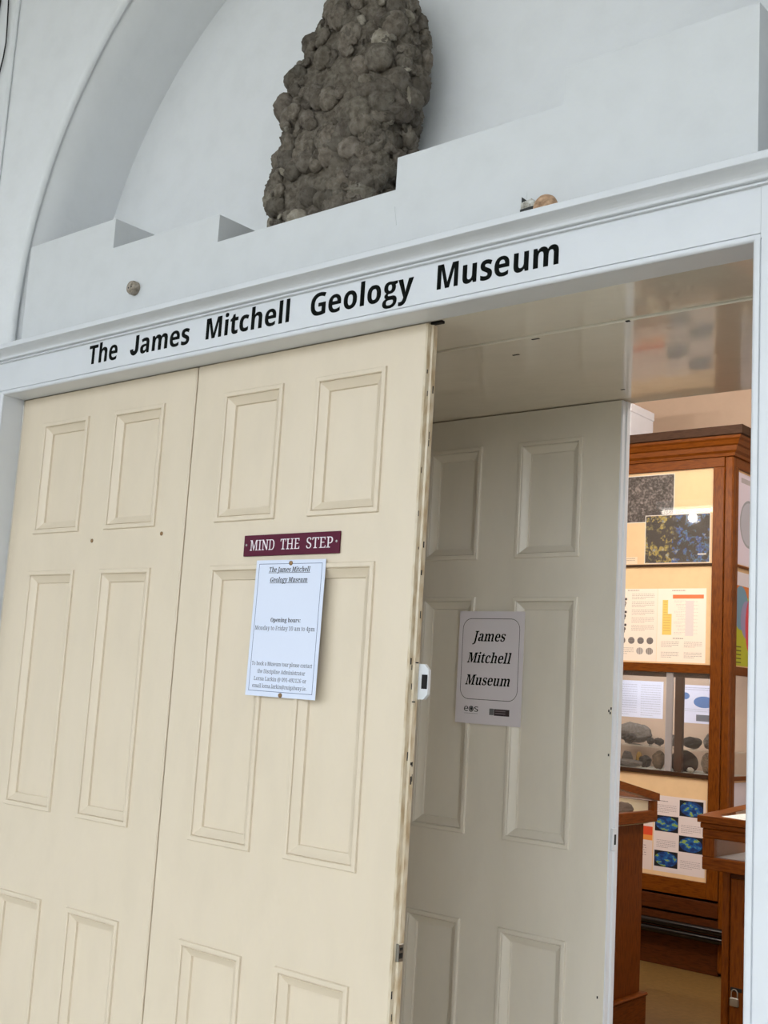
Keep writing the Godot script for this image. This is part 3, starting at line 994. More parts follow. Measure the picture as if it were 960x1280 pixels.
# ---- signs and notices on the doors
func build_notices() -> void:
	# step sign
	var o := Vector3(0.2178, 1.7722, 0.0005)
	var right := Vector3(0.2916, 0.0015, 0).normalized()
	var up := Vector3(-right.y, right.x, 0)
	var n := thing("step_sign", Vector3(0.3636, 1.772, 0.0), "maroon plastic sign reading MIND THE STEP in white capitals", "sign")
	var st := begin()
	cbox(st, Vector3(0.2178, 1.7722, 0.0002), Vector3(0.5096, 1.8196, 0.0048), 0.0006)
	part(n, "plate", commit(st), M.maroon)
	var f := Vector3(0.2178, 1.7722, 0.0048)
	for w in [["MIND", 0.021, 0.077], ["THE", 0.117, 0.058], ["STEP", 0.196, 0.077]]:
		part(n, "lettering", words_mesh(w[0], "Droid Serif", false, f, Vector3.RIGHT, Vector3.UP, w[1], 0.0125, w[2], 0.0235, 0.0, 0.0004), M.signwhite, "white capitals reading " + w[0])
	for x in [0.0085, 0.2835]:
		st = begin()
		lathe_z(st, f + Vector3(x, 0.0255, 0), [Vector2(0.0028, 0.0), Vector2(0.0024, 0.0009), Vector2(0.0, 0.0011)], 10)
		part(n, "screw", commit(st), M.steel)
	# opening hours
	var a := Vector3(0.2675, 1.4643, 0.012)
	var tilt := deg_to_rad(-0.9)
	var r := Vector3(cos(tilt), sin(tilt) * 0.3, 0).normalized()
	var u := Vector3(-r.y, r.x, -0.012).normalized()
	r = Vector3(r.x, r.y, -0.01).normalized()
	var p := thing("opening_hours_notice", a, "white laminated opening hours notice with blue border pinned below the step sign", "notice")
	part(p, "sheet", sheet_mesh(a, r * 0.208, u * 0.297, 0.0007), M.paper)
	var fo := a + r.cross(u) * 0.0007
	st = begin()
	var bx0 := 0.009
	var bx1 := 0.199
	var by0 := 0.0105
	var by1 := 0.289
	for e in [[bx0, by0, bx1, by0 + 0.0011], [bx0, by1 - 0.0011, bx1, by1], [bx0, by0, bx0 + 0.0013, by1], [bx1 - 0.0013, by0, bx1, by1]]:
		var q := [fo + r * e[0] + u * e[1], fo + r * e[2] + u * e[1], fo + r * e[2] + u * e[3], fo + r * e[0] + u * e[3]]
		var up3 := r.cross(u) * 0.0002
		quad(st, q[0] + up3, q[1] + up3, q[2] + up3, q[3] + up3)
	part(p, "border", commit(st), M.border_blue, "thin blue border line")
	for t in [["The James Mitchell", 0.040, 0.2705, 0.123, 0.0108, 0.2, true], ["Geology Museum", 0.046, 0.2480, 0.112, 0.0108, 0.2, true], ["Opening hours:", 0.059, 0.1610, 0.089, 0.0088, 0.0, true], ["Monday to Friday 10 am to 4pm", 0.0125, 0.1430, 0.179, 0.0092, 0.0, false], ["To book a Museum tour please contact", 0.0125, 0.0660, 0.180, 0.0084, 0.0, false], ["the Discipline Administrator", 0.032, 0.0495, 0.142, 0.0084, 0.0, false], ["Lorna Larkin @ 091-492126 or", 0.023, 0.0335, 0.156, 0.0084, 0.0, false], ["email lorna.larkin@nuigalway.ie.", 0.020, 0.0180, 0.161, 0.0084, 0.0, false]]:
		part(p, "lettering", words_mesh(t[0], "Droid Serif", t[6], fo, r, u, t[1], t[2], t[3], t[4], t[5], 0.0002), M.print if t[6] else M.print_grey, "printed line of text")
	for e in [[0.040, 0.2682, 0.125], [0.046, 0.2457, 0.114]]:
		st = begin()
		var up4 := r.cross(u) * 0.0002
		quad(st, fo + r * e[0] + u * e[1] + up4, fo + r * (e[0] + e[2]) + u * e[1] + up4, fo + r * (e[0] + e[2]) + u * (e[1] + 0.001) + up4, fo + r * e[0] + u * (e[1] + 0.001) + up4)
		part(p, "underline", commit(st), M.print)
	for e in [[0.106, 0.2895], [0.107, 0.0045]]:
		st = begin()
		lathe_z(st, fo + r * e[0] + u * e[1], [Vector2(0.0052, 0.0), Vector2(0.0046, 0.0022), Vector2(0.0025, 0.0034), Vector2(0.0, 0.0037)], 14)
		part(p, "drawing_pin", commit(st), M.brass, "brown domed pin")
		st = begin()
		tube(st, [fo + r * e[0] + u * e[1] - Vector3(0, 0, 0.0155), fo + r * e[0] + u * e[1] + Vector3(0, 0, 0.001)], 0.0008, 6)
		part(p, "pin_shank", commit(st), M.steel)
	# name sheet on the inner leaf
	var b := Vector3(0.2865, 1.4185, -0.7435)
	var nm := thing("museum_name_sheet", b, "white paper sheet with rounded black outline reading James Mitchell Museum", "notice")
	var rr := Vector3.RIGHT
	var uu := Vector3.UP
	part(nm, "sheet", sheet_mesh(b, rr * 0.2075, uu * 0.296, 0.0005), M.paper2)
	var fb := b + Vector3(0, 0, 0.0007)
	st = begin()
	var inner := []
	var outer := []
	for k in 4:
		var cxk: float = [0.166, 0.040, 0.040, 0.166][k]
		var cyk: float = [0.249, 0.249, 0.091, 0.091][k]
		for i in 7:
			var ang := PI / 2 * k + PI / 2 * i / 6.0
			inner.append(fb + Vector3(cxk + cos(ang) * 0.0267, cyk + sin(ang) * 0.0267, 0))
			outer.append(fb + Vector3(cxk + cos(ang) * 0.028, cyk + sin(ang) * 0.028, 0))
	for i in inner.size():
		var j := (i + 1) % inner.size()
		quad(st, outer[i], outer[j], inner[j], inner[i])
	part(nm, "outline", commit(st), M.ink, "thin rounded black outline")
	for t in [["James", 0.046, 0.2165, 0.101], ["Mitchell", 0.030, 0.1595, 0.137], ["Museum", 0.027, 0.101, 0.141]]:
		part(nm, "lettering", words_mesh(t[0], "Droid Serif", true, fb - Vector3(0, 0, 0.0002), rr, uu, t[1], t[2], t[3], 0.027, 0.24, 0.0002), M.ink, "black italic letters reading " + t[0])
	part(nm, "lettering", words_mesh("e", "Droid Sans", false, fb - Vector3(0, 0, 0.0002), rr, uu, 0.028, 0.0315, 0.0135, 0.0175, 0.0, 0.0002), M.print, "letters reading eos")
	part(nm, "lettering", words_mesh("s", "Droid Sans", false, fb - Vector3(0, 0, 0.0002), rr, uu, 0.061, 0.0315, 0.0125, 0.0175, 0.0, 0.0002), M.print)
	st = begin()
	lathe_z(st, fb + Vector3(0.051, 0.038, -0.0001), [Vector2(0.0078, 0.0001), Vector2(0.0052, 0.0002)], 18)
	lathe_z(st, fb + Vector3(0.0515, 0.0385, -0.0001), [Vector2(0.0042, 0.0001), Vector2(0.0, 0.0002)], 10)
	box(st, fb + Vector3(0.029, 0.0262, -0.0001), fb + Vector3(0.073, 0.0268, 0.0001))
	part(nm, "emblem", commit(st), M.print, "round letter of the eos mark")
	part(nm, "logo_block", boxmesh(fb + Vector3(0.1245, 0.0245, -0.0001), fb + Vector3(0.172, 0.0415, 0.0002), 0.0), mat(Color(0.20, 0.15, 0.17), 0.6), "small dark logo block")
	part(nm, "logo_crest", boxmesh(fb + Vector3(0.1095, 0.0255, -0.0001), fb + Vector3(0.1235, 0.042, 0.0002), 0.0), mat(Color(0.42, 0.42, 0.43), 0.6), "small grey crest")
	st = begin()
	for y in [0.0295, 0.0355]:
		box(st, fb + Vector3(0.128, y, 0.0001), fb + Vector3(0.160, y + 0.0022, 0.0004))
	part(nm, "logo_text", commit(st), mat(Color(0.5, 0.46, 0.48), 0.6))

# ---- the museum room behind
func build_museum_room() -> void:
	var x0 := -4.0
	var x1 := 3.6
	var zn := -0.80
	var zf := -5.65
	var yt := 4.3
	var t := 0.2
	solo("floor", boxmesh(Vector3(x0 - t, -0.2, zf - t), Vector3(x1 + t, 0.0, -0.8), 0.0), M.cork, "tan polished floor of the museum room", "floor", "", "structure")
	solo("ceiling", boxmesh(Vector3(x0 - t, yt, zf - t), Vector3(x1 + t, yt + t, -0.8), 0.0), M.ceiling, "white ceiling of the museum room", "ceiling", "", "structure")
	var st := begin()
	box(st, Vector3(x0 - t, 0, zn), Vector3(-0.7685, yt, zn + 0.12))
	box(st, Vector3(1.447, 0, zn), Vector3(x1 + t, yt, zn + 0.12))
	box(st, Vector3(-0.7685, 2.2905, zn), Vector3(1.447, yt, zn + 0.12))
	# head board that closes the lining over the inner leaves
	solo("wall_inner", commit(st), M.peach, "peach painted inner side of the entrance wall", "wall", "", "structure")
	solo("wall_far", boxmesh(Vector3(x0 - t, 0, zf - t), Vector3(x1 + t, yt, zf), 0.0), M.peach, "peach painted far wall behind the tall display cabinet", "wall", "", "structure")
	solo("wall_museum_left", boxmesh(Vector3(x0 - t, 0, zf), Vector3(x0, yt, zn), 0.0), M.peach, "peach painted side wall of the museum room", "wall", "", "structure")
	# side wall with a tall window
	st = begin()
	var wz0 := -3.0
	var wz1 := -1.4
	box(st, Vector3(x1, 0, zf), Vector3(x1 + t, 1.0, zn))
	box(st, Vector3(x1, 3.4, zf), Vector3(x1 + t, yt, zn))
	box(st, Vector3(x1, 1.0, zf), Vector3(x1 + t, 3.4, wz0))
	box(st, Vector3(x1, 1.0, wz1), Vector3(x1 + t, 3.4, zn))
	solo("wall_museum_right", commit(st), M.peach, "peach painted side wall of the museum room with a tall window", "wall", "", "structure")
	var wn := thing("window_6", Vector3(x1 + 0.1, 1.0, wz0), "tall white sash window of the museum room", "window", "", "structure")
	st = begin()
	for e in [[1.0, 1.06, wz0, wz1], [3.34, 3.4, wz0, wz1], [2.17, 2.23, wz0, wz1], [1.0, 3.4, wz0, wz0 + 0.06], [1.0, 3.4, wz1 - 0.06, wz1]]:
		box(st, Vector3(x1 + 0.1, e[0], e[2]), Vector3(x1 + 0.16, e[1], e[3]))
	part(wn, "window_frame", commit(st), M.white)
	part(get_node("trim_2"), "stop_board", boxmesh(Vector3(-0.7685, 2.253, -0.80), Vector3(1.447, 2.29, -0.711), 0.001), M.lining)

func build_museum_lamps() -> void:
	var k := 0
	for p in [[-1.80, -2.2, 3.12], [-0.1, -3.1, 3.55], [1.9, -2.2, 3.55]]:
		var x: float = p[0]
		var z: float = p[1]
		var y: float = p[2]
		var places := ["over the near end of the room", "in the middle of the room", "over the far side of the room"]
		var n := thing("tube_lamp", Vector3(x, y, z), "white batten lamp with glowing tube hung " + places[k], "lamp", "batten lamps of the museum")
		part(n, "batten", boxmesh(Vector3(x - 0.62, y + 0.03, z - 0.05), Vector3(x + 0.62, y + 0.09, z + 0.05), 0.004), M.white)
		var st := begin()
		tube(st, [Vector3(x - 0.58, y, z), Vector3(x + 0.58, y, z)], 0.02, 10)
		part(n, "lamp_tube", commit(st), M.glow, "glowing white tube")
		for s in [-0.59, 0.59]:
			part(n, "tube_holder", boxmesh(Vector3(x + s - 0.012, y - 0.025, z - 0.02), Vector3(x + s + 0.012, y + 0.03, z + 0.02), 0.002), M.white)
		for s in [-0.45, 0.45]:
			st = begin()
			tube(st, [Vector3(x + s, y + 0.09, z), Vector3(x + s, 4.3, z)], 0.004, 6)
			part(n, "rod", commit(st), M.steel)
		for e in [-0.3, 0.3]:
			var l := OmniLight3D.new()
			l.name = "tube_light"
			n.add_child(l, true)
			l.position = Vector3(e, -0.06, 0)
			l.light_color = Color(1.0, 0.965, 0.925)
			l.light_energy = 1.18
			l.light_size = 0.03
			l.omni_range = 14.0
			l.omni_attenuation = 2.0
			l.shadow_enabled = true
		k += 1

# ---- tall display cabinet against the far wall
func build_cabinet() -> void:
	var zc := -4.71
	var xr := -0.66
	var xl := -2.7
	var zb := -5.30
	var n := thing("display_cabinet", Vector3(-1.6, 0, -5.0), "tall oak display cabinet with moulded crown, pinned posters and a glazed rock shelf", "cabinet")
	# crown: profile swept along front and right side
	var prof := [Vector2(0.0, 2.985), Vector2(0.012, 2.988), Vector2(0.016, 3.005), Vector2(0.030, 3.018), Vector2(0.036, 3.045), Vector2(0.048, 3.052), Vector2(0.058, 3.075), Vector2(0.070, 3.085), Vector2(0.074, 3.10)]
	var cap := [Vector2(0.074, 3.10), Vector2(0.088, 3.104), Vector2(0.090, 3.155), Vector2(0.0, 3.158)]  # cap in a darker brown than the moulding under it
	for e in [[prof, "crown_moulding", M.oak_flat], [cap, "crown_cap", M.dark_brown]]:
		var st := begin()
		var pr: Array = e[0]
		for i in pr.size() - 1:
			var a: Vector2 = pr[i]
			var b: Vector2 = pr[i + 1]
			quad(st, Vector3(xl, a.y, zc + a.x), Vector3(xr + a.x, a.y, zc + a.x), Vector3(xr + b.x, b.y, zc + b.x), Vector3(xl, b.y, zc + b.x))
			quad(st, Vector3(xr + a.x, a.y, zc + a.x), Vector3(xr + a.x, a.y, zb), Vector3(xr + b.x, b.y, zb), Vector3(xr + b.x, b.y, zc + b.x))
		part(n, e[1], commit(st), e[2])
	part(n, "top_board", boxmesh(Vector3(xl, 3.12, zb), Vector3(xr, 3.157, zc - 0.001), 0.001), M.dark_brown)
	part(n, "frieze", boxmesh(Vector3(xl, 2.928, zc - 0.04), Vector3(-0.716, 2.99, zc), 0.002), M.oak_flat)
	part(n, "frieze", boxmesh(Vector3(xr - 0.04, 2.928, zb), Vector3(xr - 0.001, 2.99, zc - 0.045), 0.002), M.oak_flat)
	# stiles and corner post
	part(n, "stile", boxmesh(Vector3(-0.786, 0.41, zc - 0.03), Vector3(-0.716, 2.928, zc), 0.004), M.oak)
	part(n, "corner_post", boxmesh(Vector3(-0.714, 0.02, zc - 0.05), Vector3(xr, 2.99, zc - 0.001), 0.008), M.oak)
	part(n, "stile", boxmesh(Vector3(-0.692, 0.41, -4.80), Vector3(xr - 0.002, 2.928, zc - 0.051), 0.003), M.oak)
	part(n, "stile", boxmesh(Vector3(-1.86, 0.41, zc - 0.03), Vector3(-1.80, 2.928, zc), 0.004), M.oak)
	part(n, "stile", boxmesh(Vector3(-0.692, 0.41, zb), Vector3(xr - 0.002, 2.928, -5.24), 0.003), M.oak)
	# rails of the front and of the side
	for y in [[2.333, 2.346], [1.690, 1.742], [1.082, 1.106], [0.41, 0.50]]:
		var h: float = y[1] - y[0]
		part(n, "rail", boxmesh(Vector3(-1.80, y[0], zc - 0.03), Vector3(-0.786, y[1], zc - 0.003), 0.002), M.dark_brown if h < 0.04 else M.oak_flat)
		part(n, "rail", boxmesh(Vector3(-0.69, y[0], -5.24), Vector3(xr - 0.004, y[1], -4.80), 0.002), M.oak_flat)
	# buff boards that carry the prints
	for y in [[2.346, 2.928], [1.742, 2.333], [0.50, 1.082]]:
		part(n, "pin_board", boxmesh(Vector3(-1.80, y[0], zc - 0.03), Vector3(-0.786, y[1], zc - 0.02), 0.0), M.buff)
		part(n, "pin_board", boxmesh(Vector3(-0.69, y[0], -5.24), Vector3(-0.682, y[1], -4.80), 0.0), M.buff)
	# panes
	part(n, "pane", boxmesh(Vector3(-1.80, 2.346, zc - 0.012), Vector3(-0.786, 2.928, zc - 0.008), 0.0), M.glass)
	part(n, "pane", boxmesh(Vector3(-1.80, 1.106, zc - 0.012), Vector3(-0.786, 1.690, zc - 0.008), 0.0), M.glass)
	part(n, "pane", boxmesh(Vector3(-0.674, 1.106, -5.24), Vector3(-0.670, 1.690, -4.80), 0.0), M.glass)
	# glazed middle compartment
	part(n, "back_board", boxmesh(Vector3(-1.80, 1.082, -5.13), Vector3(-0.69, 1.742, -5.11), 0.0), M.peach)
	part(n, "case_floor", boxmesh(Vector3(-1.80, 1.086, -5.11), Vector3(-0.69, 1.104, zc - 0.03), 0.0), mat(Color(0.72, 0.72, 0.68), 0.6))
	part(n, "case_top", boxmesh(Vector3(-1.80, 1.700, -5.11), Vector3(-0.69, 1.735, zc - 0.03), 0.0), mat(Color(0.80, 0.77, 0.72), 0.6))
	part(n, "glass_shelf", boxmesh(Vector3(-1.79, 1.236, -5.10), Vector3(-0.70, 1.244, zc - 0.04), 0.001), M.shelf_glass)
	part(n, "mullion", boxmesh(Vector3(-1.068, 1.106, zc - 0.03), Vector3(-1.025, 1.690, zc - 0.015), 0.002), mat(Color(0.66, 0.65, 0.66), 0.5), "grey painted mullion")
	part(n, "mullion", boxmesh(Vector3(-1.017, 1.106, zc - 0.06), Vector3(-0.967, 1.690, zc - 0.032), 0.002), M.dark_brown)
	part(n, "inner_rail", boxmesh(Vector3(-1.80, 1.662, zc - 0.05), Vector3(-0.79, 1.690, zc - 0.031), 0.001), M.dark_brown)
	var cst := begin()  # added tube and fill lights that brighten the compartment; no known lamp there
	tube(cst, [Vector3(-1.72, 1.682, -4.80), Vector3(-0.80, 1.682, -4.80)], 0.010, 8)
	part(n, "added_case_tube", commit(cst), M.glow, "added glowing tube that brightens the glazed compartment")
	for e in [-1.45, -1.05]:
		var l := OmniLight3D.new()
		l.name = "added_case_fill"
		n.add_child(l, true)
		l.position = Vector3(e, 1.662, -4.805) - n.position
		l.light_color = Color(0.95, 0.97, 1.0)
		l.light_energy = 0.055
		l.light_size = 0.02
		l.omni_range = 6.0
		l.omni_attenuation = 2.0
		l.shadow_enabled = true
	# backboards and base
	part(n, "carcass", boxmesh(Vector3(xl, 0.0, zb - 0.02), Vector3(-0.69, 3.12, zb), 0.0), M.dark_brown)
	part(n, "plinth", boxmesh(Vector3(xl, 0.0, zc - 0.06), Vector3(-0.715, 0.30, zc - 0.02), 0.002), M.oak_shaded)
	part(n, "plinth", boxmesh(Vector3(xl, 0.312, zc - 0.05), Vector3(-0.715, 0.396, zc - 0.008), 0.004), M.oak_shaded)
	part(n, "plinth", boxmesh(Vector3(-0.70, 0.0, zb), Vector3(xr - 0.004, 0.41, zc - 0.051), 0.002), M.oak_shaded)
	part(n, "left_bay", boxmesh(Vector3(xl, 0.41, zc - 0.04), Vector3(-1.86, 2.928, zc - 0.01), 0.003), M.oak)
	# pipes along the base
	for y in [0.25, 0.205]:
		var st := begin()
		tube(st, [Vector3(-2.7, y, zc + 0.035), Vector3(0.9, y, zc + 0.035)], 0.021, 12)
		solo("heating_pipe", commit(st), M.blackpipe, ("upper" if y > 0.23 else "lower") + " of two glossy black heating pipes along the base of the cabinet", "pipe", "black heating pipes")
	# white box on top
	var wb := thing("white_carton", Vector3(-1.6, 3.158, -5.05), "plain white carton standing on top of the tall cabinet", "box")
	part(wb, "carton", boxmesh(Vector3(-1.95, 3.158, -5.12), Vector3(-1.40, 3.41, -4.80), 0.004), M.whitebox)
	part(wb, "lid", boxmesh(Vector3(-1.955, 3.36, -5.125), Vector3(-1.395, 3.418, -4.795), 0.004), M.whitebox)

	# prints
	var zp := zc - 0.02
	var R := Vector3.RIGHT
	var U := Vector3.UP
	rng.seed = 12
	print_thing("rock_photograph", rock_photo(260, 210, 3, false), Vector3(-1.43, 2.612, zp), R * 0.385, U * 0.30, "photograph of dark grey rock texture pinned in the top cabinet panel", "photograph")
	print_thing("microscope_photograph", rock_photo(300, 212, 8, true), Vector3(-1.236, 2.352, zp + 0.001), R * 0.43, U * 0.303, "dark microscope photograph with blue and yellow mineral grains", "photograph")
	var im := blank(200, 60, Color(0.95, 0.88, 0.78))
	text_lines(im, 10, 10, 170, 3, 16, Color(0.6, 0.5, 0.42))
	print_thing("caption_card", im, Vector3(-1.45, 2.352, zp), R * 0.165, U * 0.045, "small printed caption card at the foot of the top cabinet panel", "card")
	# rock chart, two pages
	im = blank(300, 420, Color(0.98, 0.94, 0.89))
	var ink := Color(0.45, 0.42, 0.40)
	text_lines(im, 100, 8, 130, 1, 10, Color(0.2, 0.18, 0.18))
	for k in 6:
		ellipse(im, 68 + (k % 2) * 12, 45 + k * 38, 11, 11, func(d): return Color(0.15, 0.14, 0.14) if d.length() > 0.55 or k > 2 else Color(0.9, 0.87, 0.84))
		ellipse(im, 88 - (k % 2) * 10, 60 + k * 38, 8, 8, func(d): return Color(0.22, 0.2, 0.2))
	for k in 5:
		text_lines(im, 130, 30 + k * 46, 150, 4, 9, Color(0.72, 0.68, 0.65))
	for k in 4:
		ellipse(im, 70 + k * 62, 302, 22, 20, func(d): return Color(0.36, 0.33, 0.32).lightened(absf(sin(d.x * 9.0 + k) * cos(d.y * 7.0)) * 0.4))
	for k in 2:
		ellipse(im, 190 + k * 64, 362, 24, 20, func(d): return Color(0.55, 0.52, 0.5).lightened(absf(sin(d.x * 6.0 + k)) * 0.5 - 0.2 * k))
	text_lines(im, 40, 345, 110, 4, 11, Color(0.7, 0.66, 0.63))
	print_thing("rock_chart", im, Vector3(-1.445, 1.752, zp), R * 0.304, U * 0.445, "white printed chart with a column of black rings and small rock pictures", "poster")
	im = blank(300, 420, Color(0.99, 0.95, 0.90))
	text_lines(im, 90, 10, 140, 1, 10, Color(0.35, 0.3, 0.3))
	im.fill_rect(Rect2i(95, 36, 190, 22), Color(0.90, 0.50, 0.30))
	im.fill_rect(Rect2i(32, 66, 34, 80), Color(0.97, 0.83, 0.45))
	im.fill_rect(Rect2i(32, 146, 58, 120), Color(0.97, 0.83, 0.45))
	for k in 12:
		im.fill_rect(Rect2i(38, 76 + k * 15, 22 if k < 5 else 44, 2), Color(0.75, 0.6, 0.3))
	for k in 10:
		text_lines(im, 105 + (k % 3) * 12, 70 + k * 20, 80, 2, 8, Color(0.80, 0.77, 0.76))
		text_lines(im, 225, 75 + k * 20, 45, 1, 8, Color(0.82, 0.78, 0.75))
	im.fill_rect(Rect2i(175, 70, 50, 200), Color(0.90, 0.87, 0.86))
	text_lines(im, 100, 284, 110, 1, 10, Color(0.3, 0.27, 0.27))
	for k in 2:
		text_lines(im, 28, 304 + k * 60, 110, 4, 9, Color(0.7, 0.66, 0.64))
		text_lines(im, 170, 304 + k * 60, 110, 4, 9, Color(0.7, 0.66, 0.64))
	print_thing("rock_chart", im, Vector3(-1.139, 1.752, zp), R * 0.315, U * 0.445, "white printed chart with an orange bar and a yellow column", "poster")
	# drifting continents
	var gn := FastNoiseLite.new()
	gn.seed = 14
	gn.frequency = 0.03
	im = blank(320, 440, Color(0.92, 0.88, 0.88))
	text_lines(im, 20, 30, 110, 1, 10, Color(0.25, 0.22, 0.24))
	for k in 4:
		var gx := 160 if k % 2 == 0 else 8
		var gy := 14 + k * 102
		im.fill_rect(Rect2i(gx, gy, 146, 92), Color(0.05, 0.06, 0.10))
		ellipse(im, gx + 73, gy + 46, 70, 42, func(d): return globe_colour(d, gn, k + 1.0))
		text_lines(im, 20 if k % 2 == 0 else 172, gy + 40, 120, 5, 10, Color(0.68, 0.63, 0.65))
	print_thing("continents_poster", im, Vector3(-1.128, 0.524, zp), R * 0.325, U * 0.437, "white poster with four blue globe maps on black pinned in the lowest cabinet panel", "poster")
	im = blank(160, 440, Color(0.92, 0.86, 0.85))
	im.fill_rect(Rect2i(40, 190, 120, 50), Color(0.90, 0.32, 0.18))
	im.fill_rect(Rect2i(70, 240, 90, 30), Color(0.95, 0.62, 0.30))
	text_lines(im, 30, 60, 110, 7, 14, Color(0.65, 0.58, 0.58))
	text_lines(im, 30, 300, 110, 6, 14, Color(0.65, 0.58, 0.58))
	print_thing("heat_poster", im, Vector3(-1.45, 0.524, zp), R * 0.315, U * 0.437, "white poster with a red and orange block half hidden by the sloping desk case", "poster")
	# sheets inside the glazed compartment
	im = blank(320, 240, Color(0.86, 0.88, 0.96))
	text_lines(im, 20, 25, 130, 14, 15, Color(0.70, 0.72, 0.80))
	text_lines(im, 175, 25, 130, 14, 15, Color(0.72, 0.74, 0.80))
	print_thing("text_sheet", im, Vector3(-1.62, 1.404, -5.109), R * 0.345, U * 0.235, "white printed text sheet on the back of the glazed shelf", "sheet")
	im = blank(300, 240, Color(0.84, 0.85, 0.93))
	ellipse(im, 20, 70, 28, 22, func(d): return Color(0.27, 0.42, 0.64))
	ellipse(im, 135, 105, 62, 36, func(d): return Color(0.27, 0.42, 0.64))
	ellipse(im, 255, 95, 40, 36, func(d): return Color(0.34, 0.44, 0.60))
	im.fill_rect(Rect2i(90, 185, 95, 40), Color(0.36, 0.38, 0.42))
	text_lines(im, 20, 15, 250, 2, 12, Color(0.6, 0.62, 0.7))
	text_lines(im, 20, 150, 240, 2, 12, Color(0.7, 0.72, 0.78))
	print_thing("diagram_sheet", im, Vector3(-1.148, 1.392, -5.109), R * 0.33, U * 0.236, "white diagram sheet with blue ovals on the back of the glazed shelf", "sheet")
	# prints on the cabinet's right side
	im = blank(300, 400, Color(0.90, 0.89, 0.97))
	im.fill_rect(Rect2i(55, 20, 180, 22), Color(0.72, 0.72, 0.76))
	ellipse(im, 150, 215, 105, 105, func(d): return Color(0.62, 0.66, 0.72) if d.length() > 0.9 else Color(0.74, 0.77, 0.84))
	print_thing("globe_poster", im, Vector3(-0.681, 2.355, -4.805), Vector3(0, 0, -0.40), U * 0.56, "pale poster with a grey globe on the side of the tall cabinet", "poster")
	im = blank(260, 340, Color(0.72, 0.76, 0.20))
	im.fill_rect(Rect2i(0, 0, 260, 50), Color(0.90, 0.90, 0.95))
	im.fill_rect(Rect2i(0, 50, 260, 40), Color(0.85, 0.50, 0.25))
	ellipse(im, 60, 130, 70, 80, func(d): return Color(0.45, 0.62, 0.74))
	ellipse(im, 120, 170, 60, 70, func(d): return Color(0.60, 0.58, 0.75))
	ellipse(im, 150, 190, 45, 100, func(d): return Color(0.86, 0.30, 0.36))
	for k in 5:
		im.fill_rect(Rect2i(18, 270 + k * 14, 50, 4), Color(0.35, 0.36, 0.1))
	print_thing("geological_map", im, Vector3(-0.681, 1.750, -4.805), Vector3(0, 0, -0.40), U * 0.56, "colourful yellow, red and blue geological map on the side of the tall cabinet", "map")
	im = blank(200, 260, Color(0.90, 0.90, 0.96))
	ellipse(im, 60, 110, 22, 28, func(d): return Color(0.48, 0.50, 0.66))
	ellipse(im, 70, 190, 16, 18, func(d): return Color(0.60, 0.62, 0.74))
	print_thing("sketch_sheet", im, Vector3(-0.681, 0.56, -4.805), Vector3(0, 0, -0.36), U * 0.51, "white sheet with two small blue sketches on the side of the tall cabinet", "sheet")

	# specimens in the glazed compartment
	var z := -4.85
	var up := 1.2445
	var low := 1.1045
	var dark := stone_mat(Color(0.22, 0.215, 0.21))
	var grey := stone_mat(Color(0.44, 0.43, 0.42))
	var brown := stone_mat(Color(0.46, 0.40, 0.32))
	var beige := stone_mat(Color(0.58, 0.52, 0.45))
	var gup := "rocks on the glass shelf"
	var glo := "rocks on the cabinet's case floor"
	stone_at("shelf_rock", Vector3(-1.40, up, -4.98), 0.24, 0.125, 0.12, 2, grey, "broad flat grey rock at the back of the glass shelf", gup, 0.3)
	stone_at("shelf_rock", Vector3(-1.356, up, z + 0.02), 0.125, 0.085, 0.09, 5, dark, "angular dark rock before the broad flat grey one", gup, 0.45)
	stone_at("shelf_rock", Vector3(-1.47, up, z + 0.02), 0.08, 0.085, 0.08, 7, dark, "dark rock half hidden at the door side of the glass shelf", gup, 0.4)
	stone_at("shelf_rock", Vector3(-1.255, up, z - 0.06), 0.06, 0.05, 0.05, 9, dark, "smallest dark stone on the glass shelf", gup, 0.4)
	stone_at("shelf_rock", Vector3(-1.168, up, z), 0.095, 0.06, 0.08, 11, dark, "low dark rock on the glass shelf touching a taller grey one", gup, 0.45)
	stone_at("shelf_rock", Vector3(-1.095, up, z - 0.03), 0.06, 0.085, 0.06, 13, grey, "upright grey rock on the glass shelf behind the mullion", gup, 0.4)
	stone_at("shelf_rock", Vector3(-1.03, up, z - 0.01), 0.055, 0.07, 0.06, 15, brown, "small brown rock on the glass shelf behind the mullion", gup, 0.4)
	stone_at("shelf_rock", Vector3(-0.95, up, z + 0.0), 0.12, 0.07, 0.09, 17, stone_mat(Color(0.13, 0.13, 0.125)), "blackish low rock on the glass shelf", gup, 0.3)
	stone_at("shelf_rock", Vector3(-0.83, up, z + 0.02), 0.08, 0.10, 0.08, 37, grey, "grey rock on the glass shelf beside the corner post", gup, 0.35)
	stone_at("case_rock", Vector3(-1.42, low, z - 0.08), 0.09, 0.10, 0.08, 19, grey, "squarish grey rock standing on the case floor", glo, 0.4)
	stone_at("case_rock", Vector3(-1.345, low, z - 0.09), 0.04, 0.085, 0.04, 21, stone_mat(Color(0.72, 0.58, 0.28)), "narrow yellow stone on the case floor", glo, 0.3)
	stone_at("case_rock", Vector3(-1.28, low, z - 0.05), 0.115, 0.095, 0.09, 23, dark, "dark angular rock standing on the case floor", glo, 0.45)
	stone_at("case_rock", Vector3(-1.163, low, z + 0.01), 0.09, 0.115, 0.09, 25, brown, "lumpy brown rock on the case floor beside the big black one", glo, 0.35)
	stone_at("case_rock", Vector3(-1.02, low, z - 0.035), 0.155, 0.115, 0.11, 27, stone_mat(Color(0.10, 0.10, 0.095)), "largest smooth black rock on the case floor", glo, 0.10, 0.0)
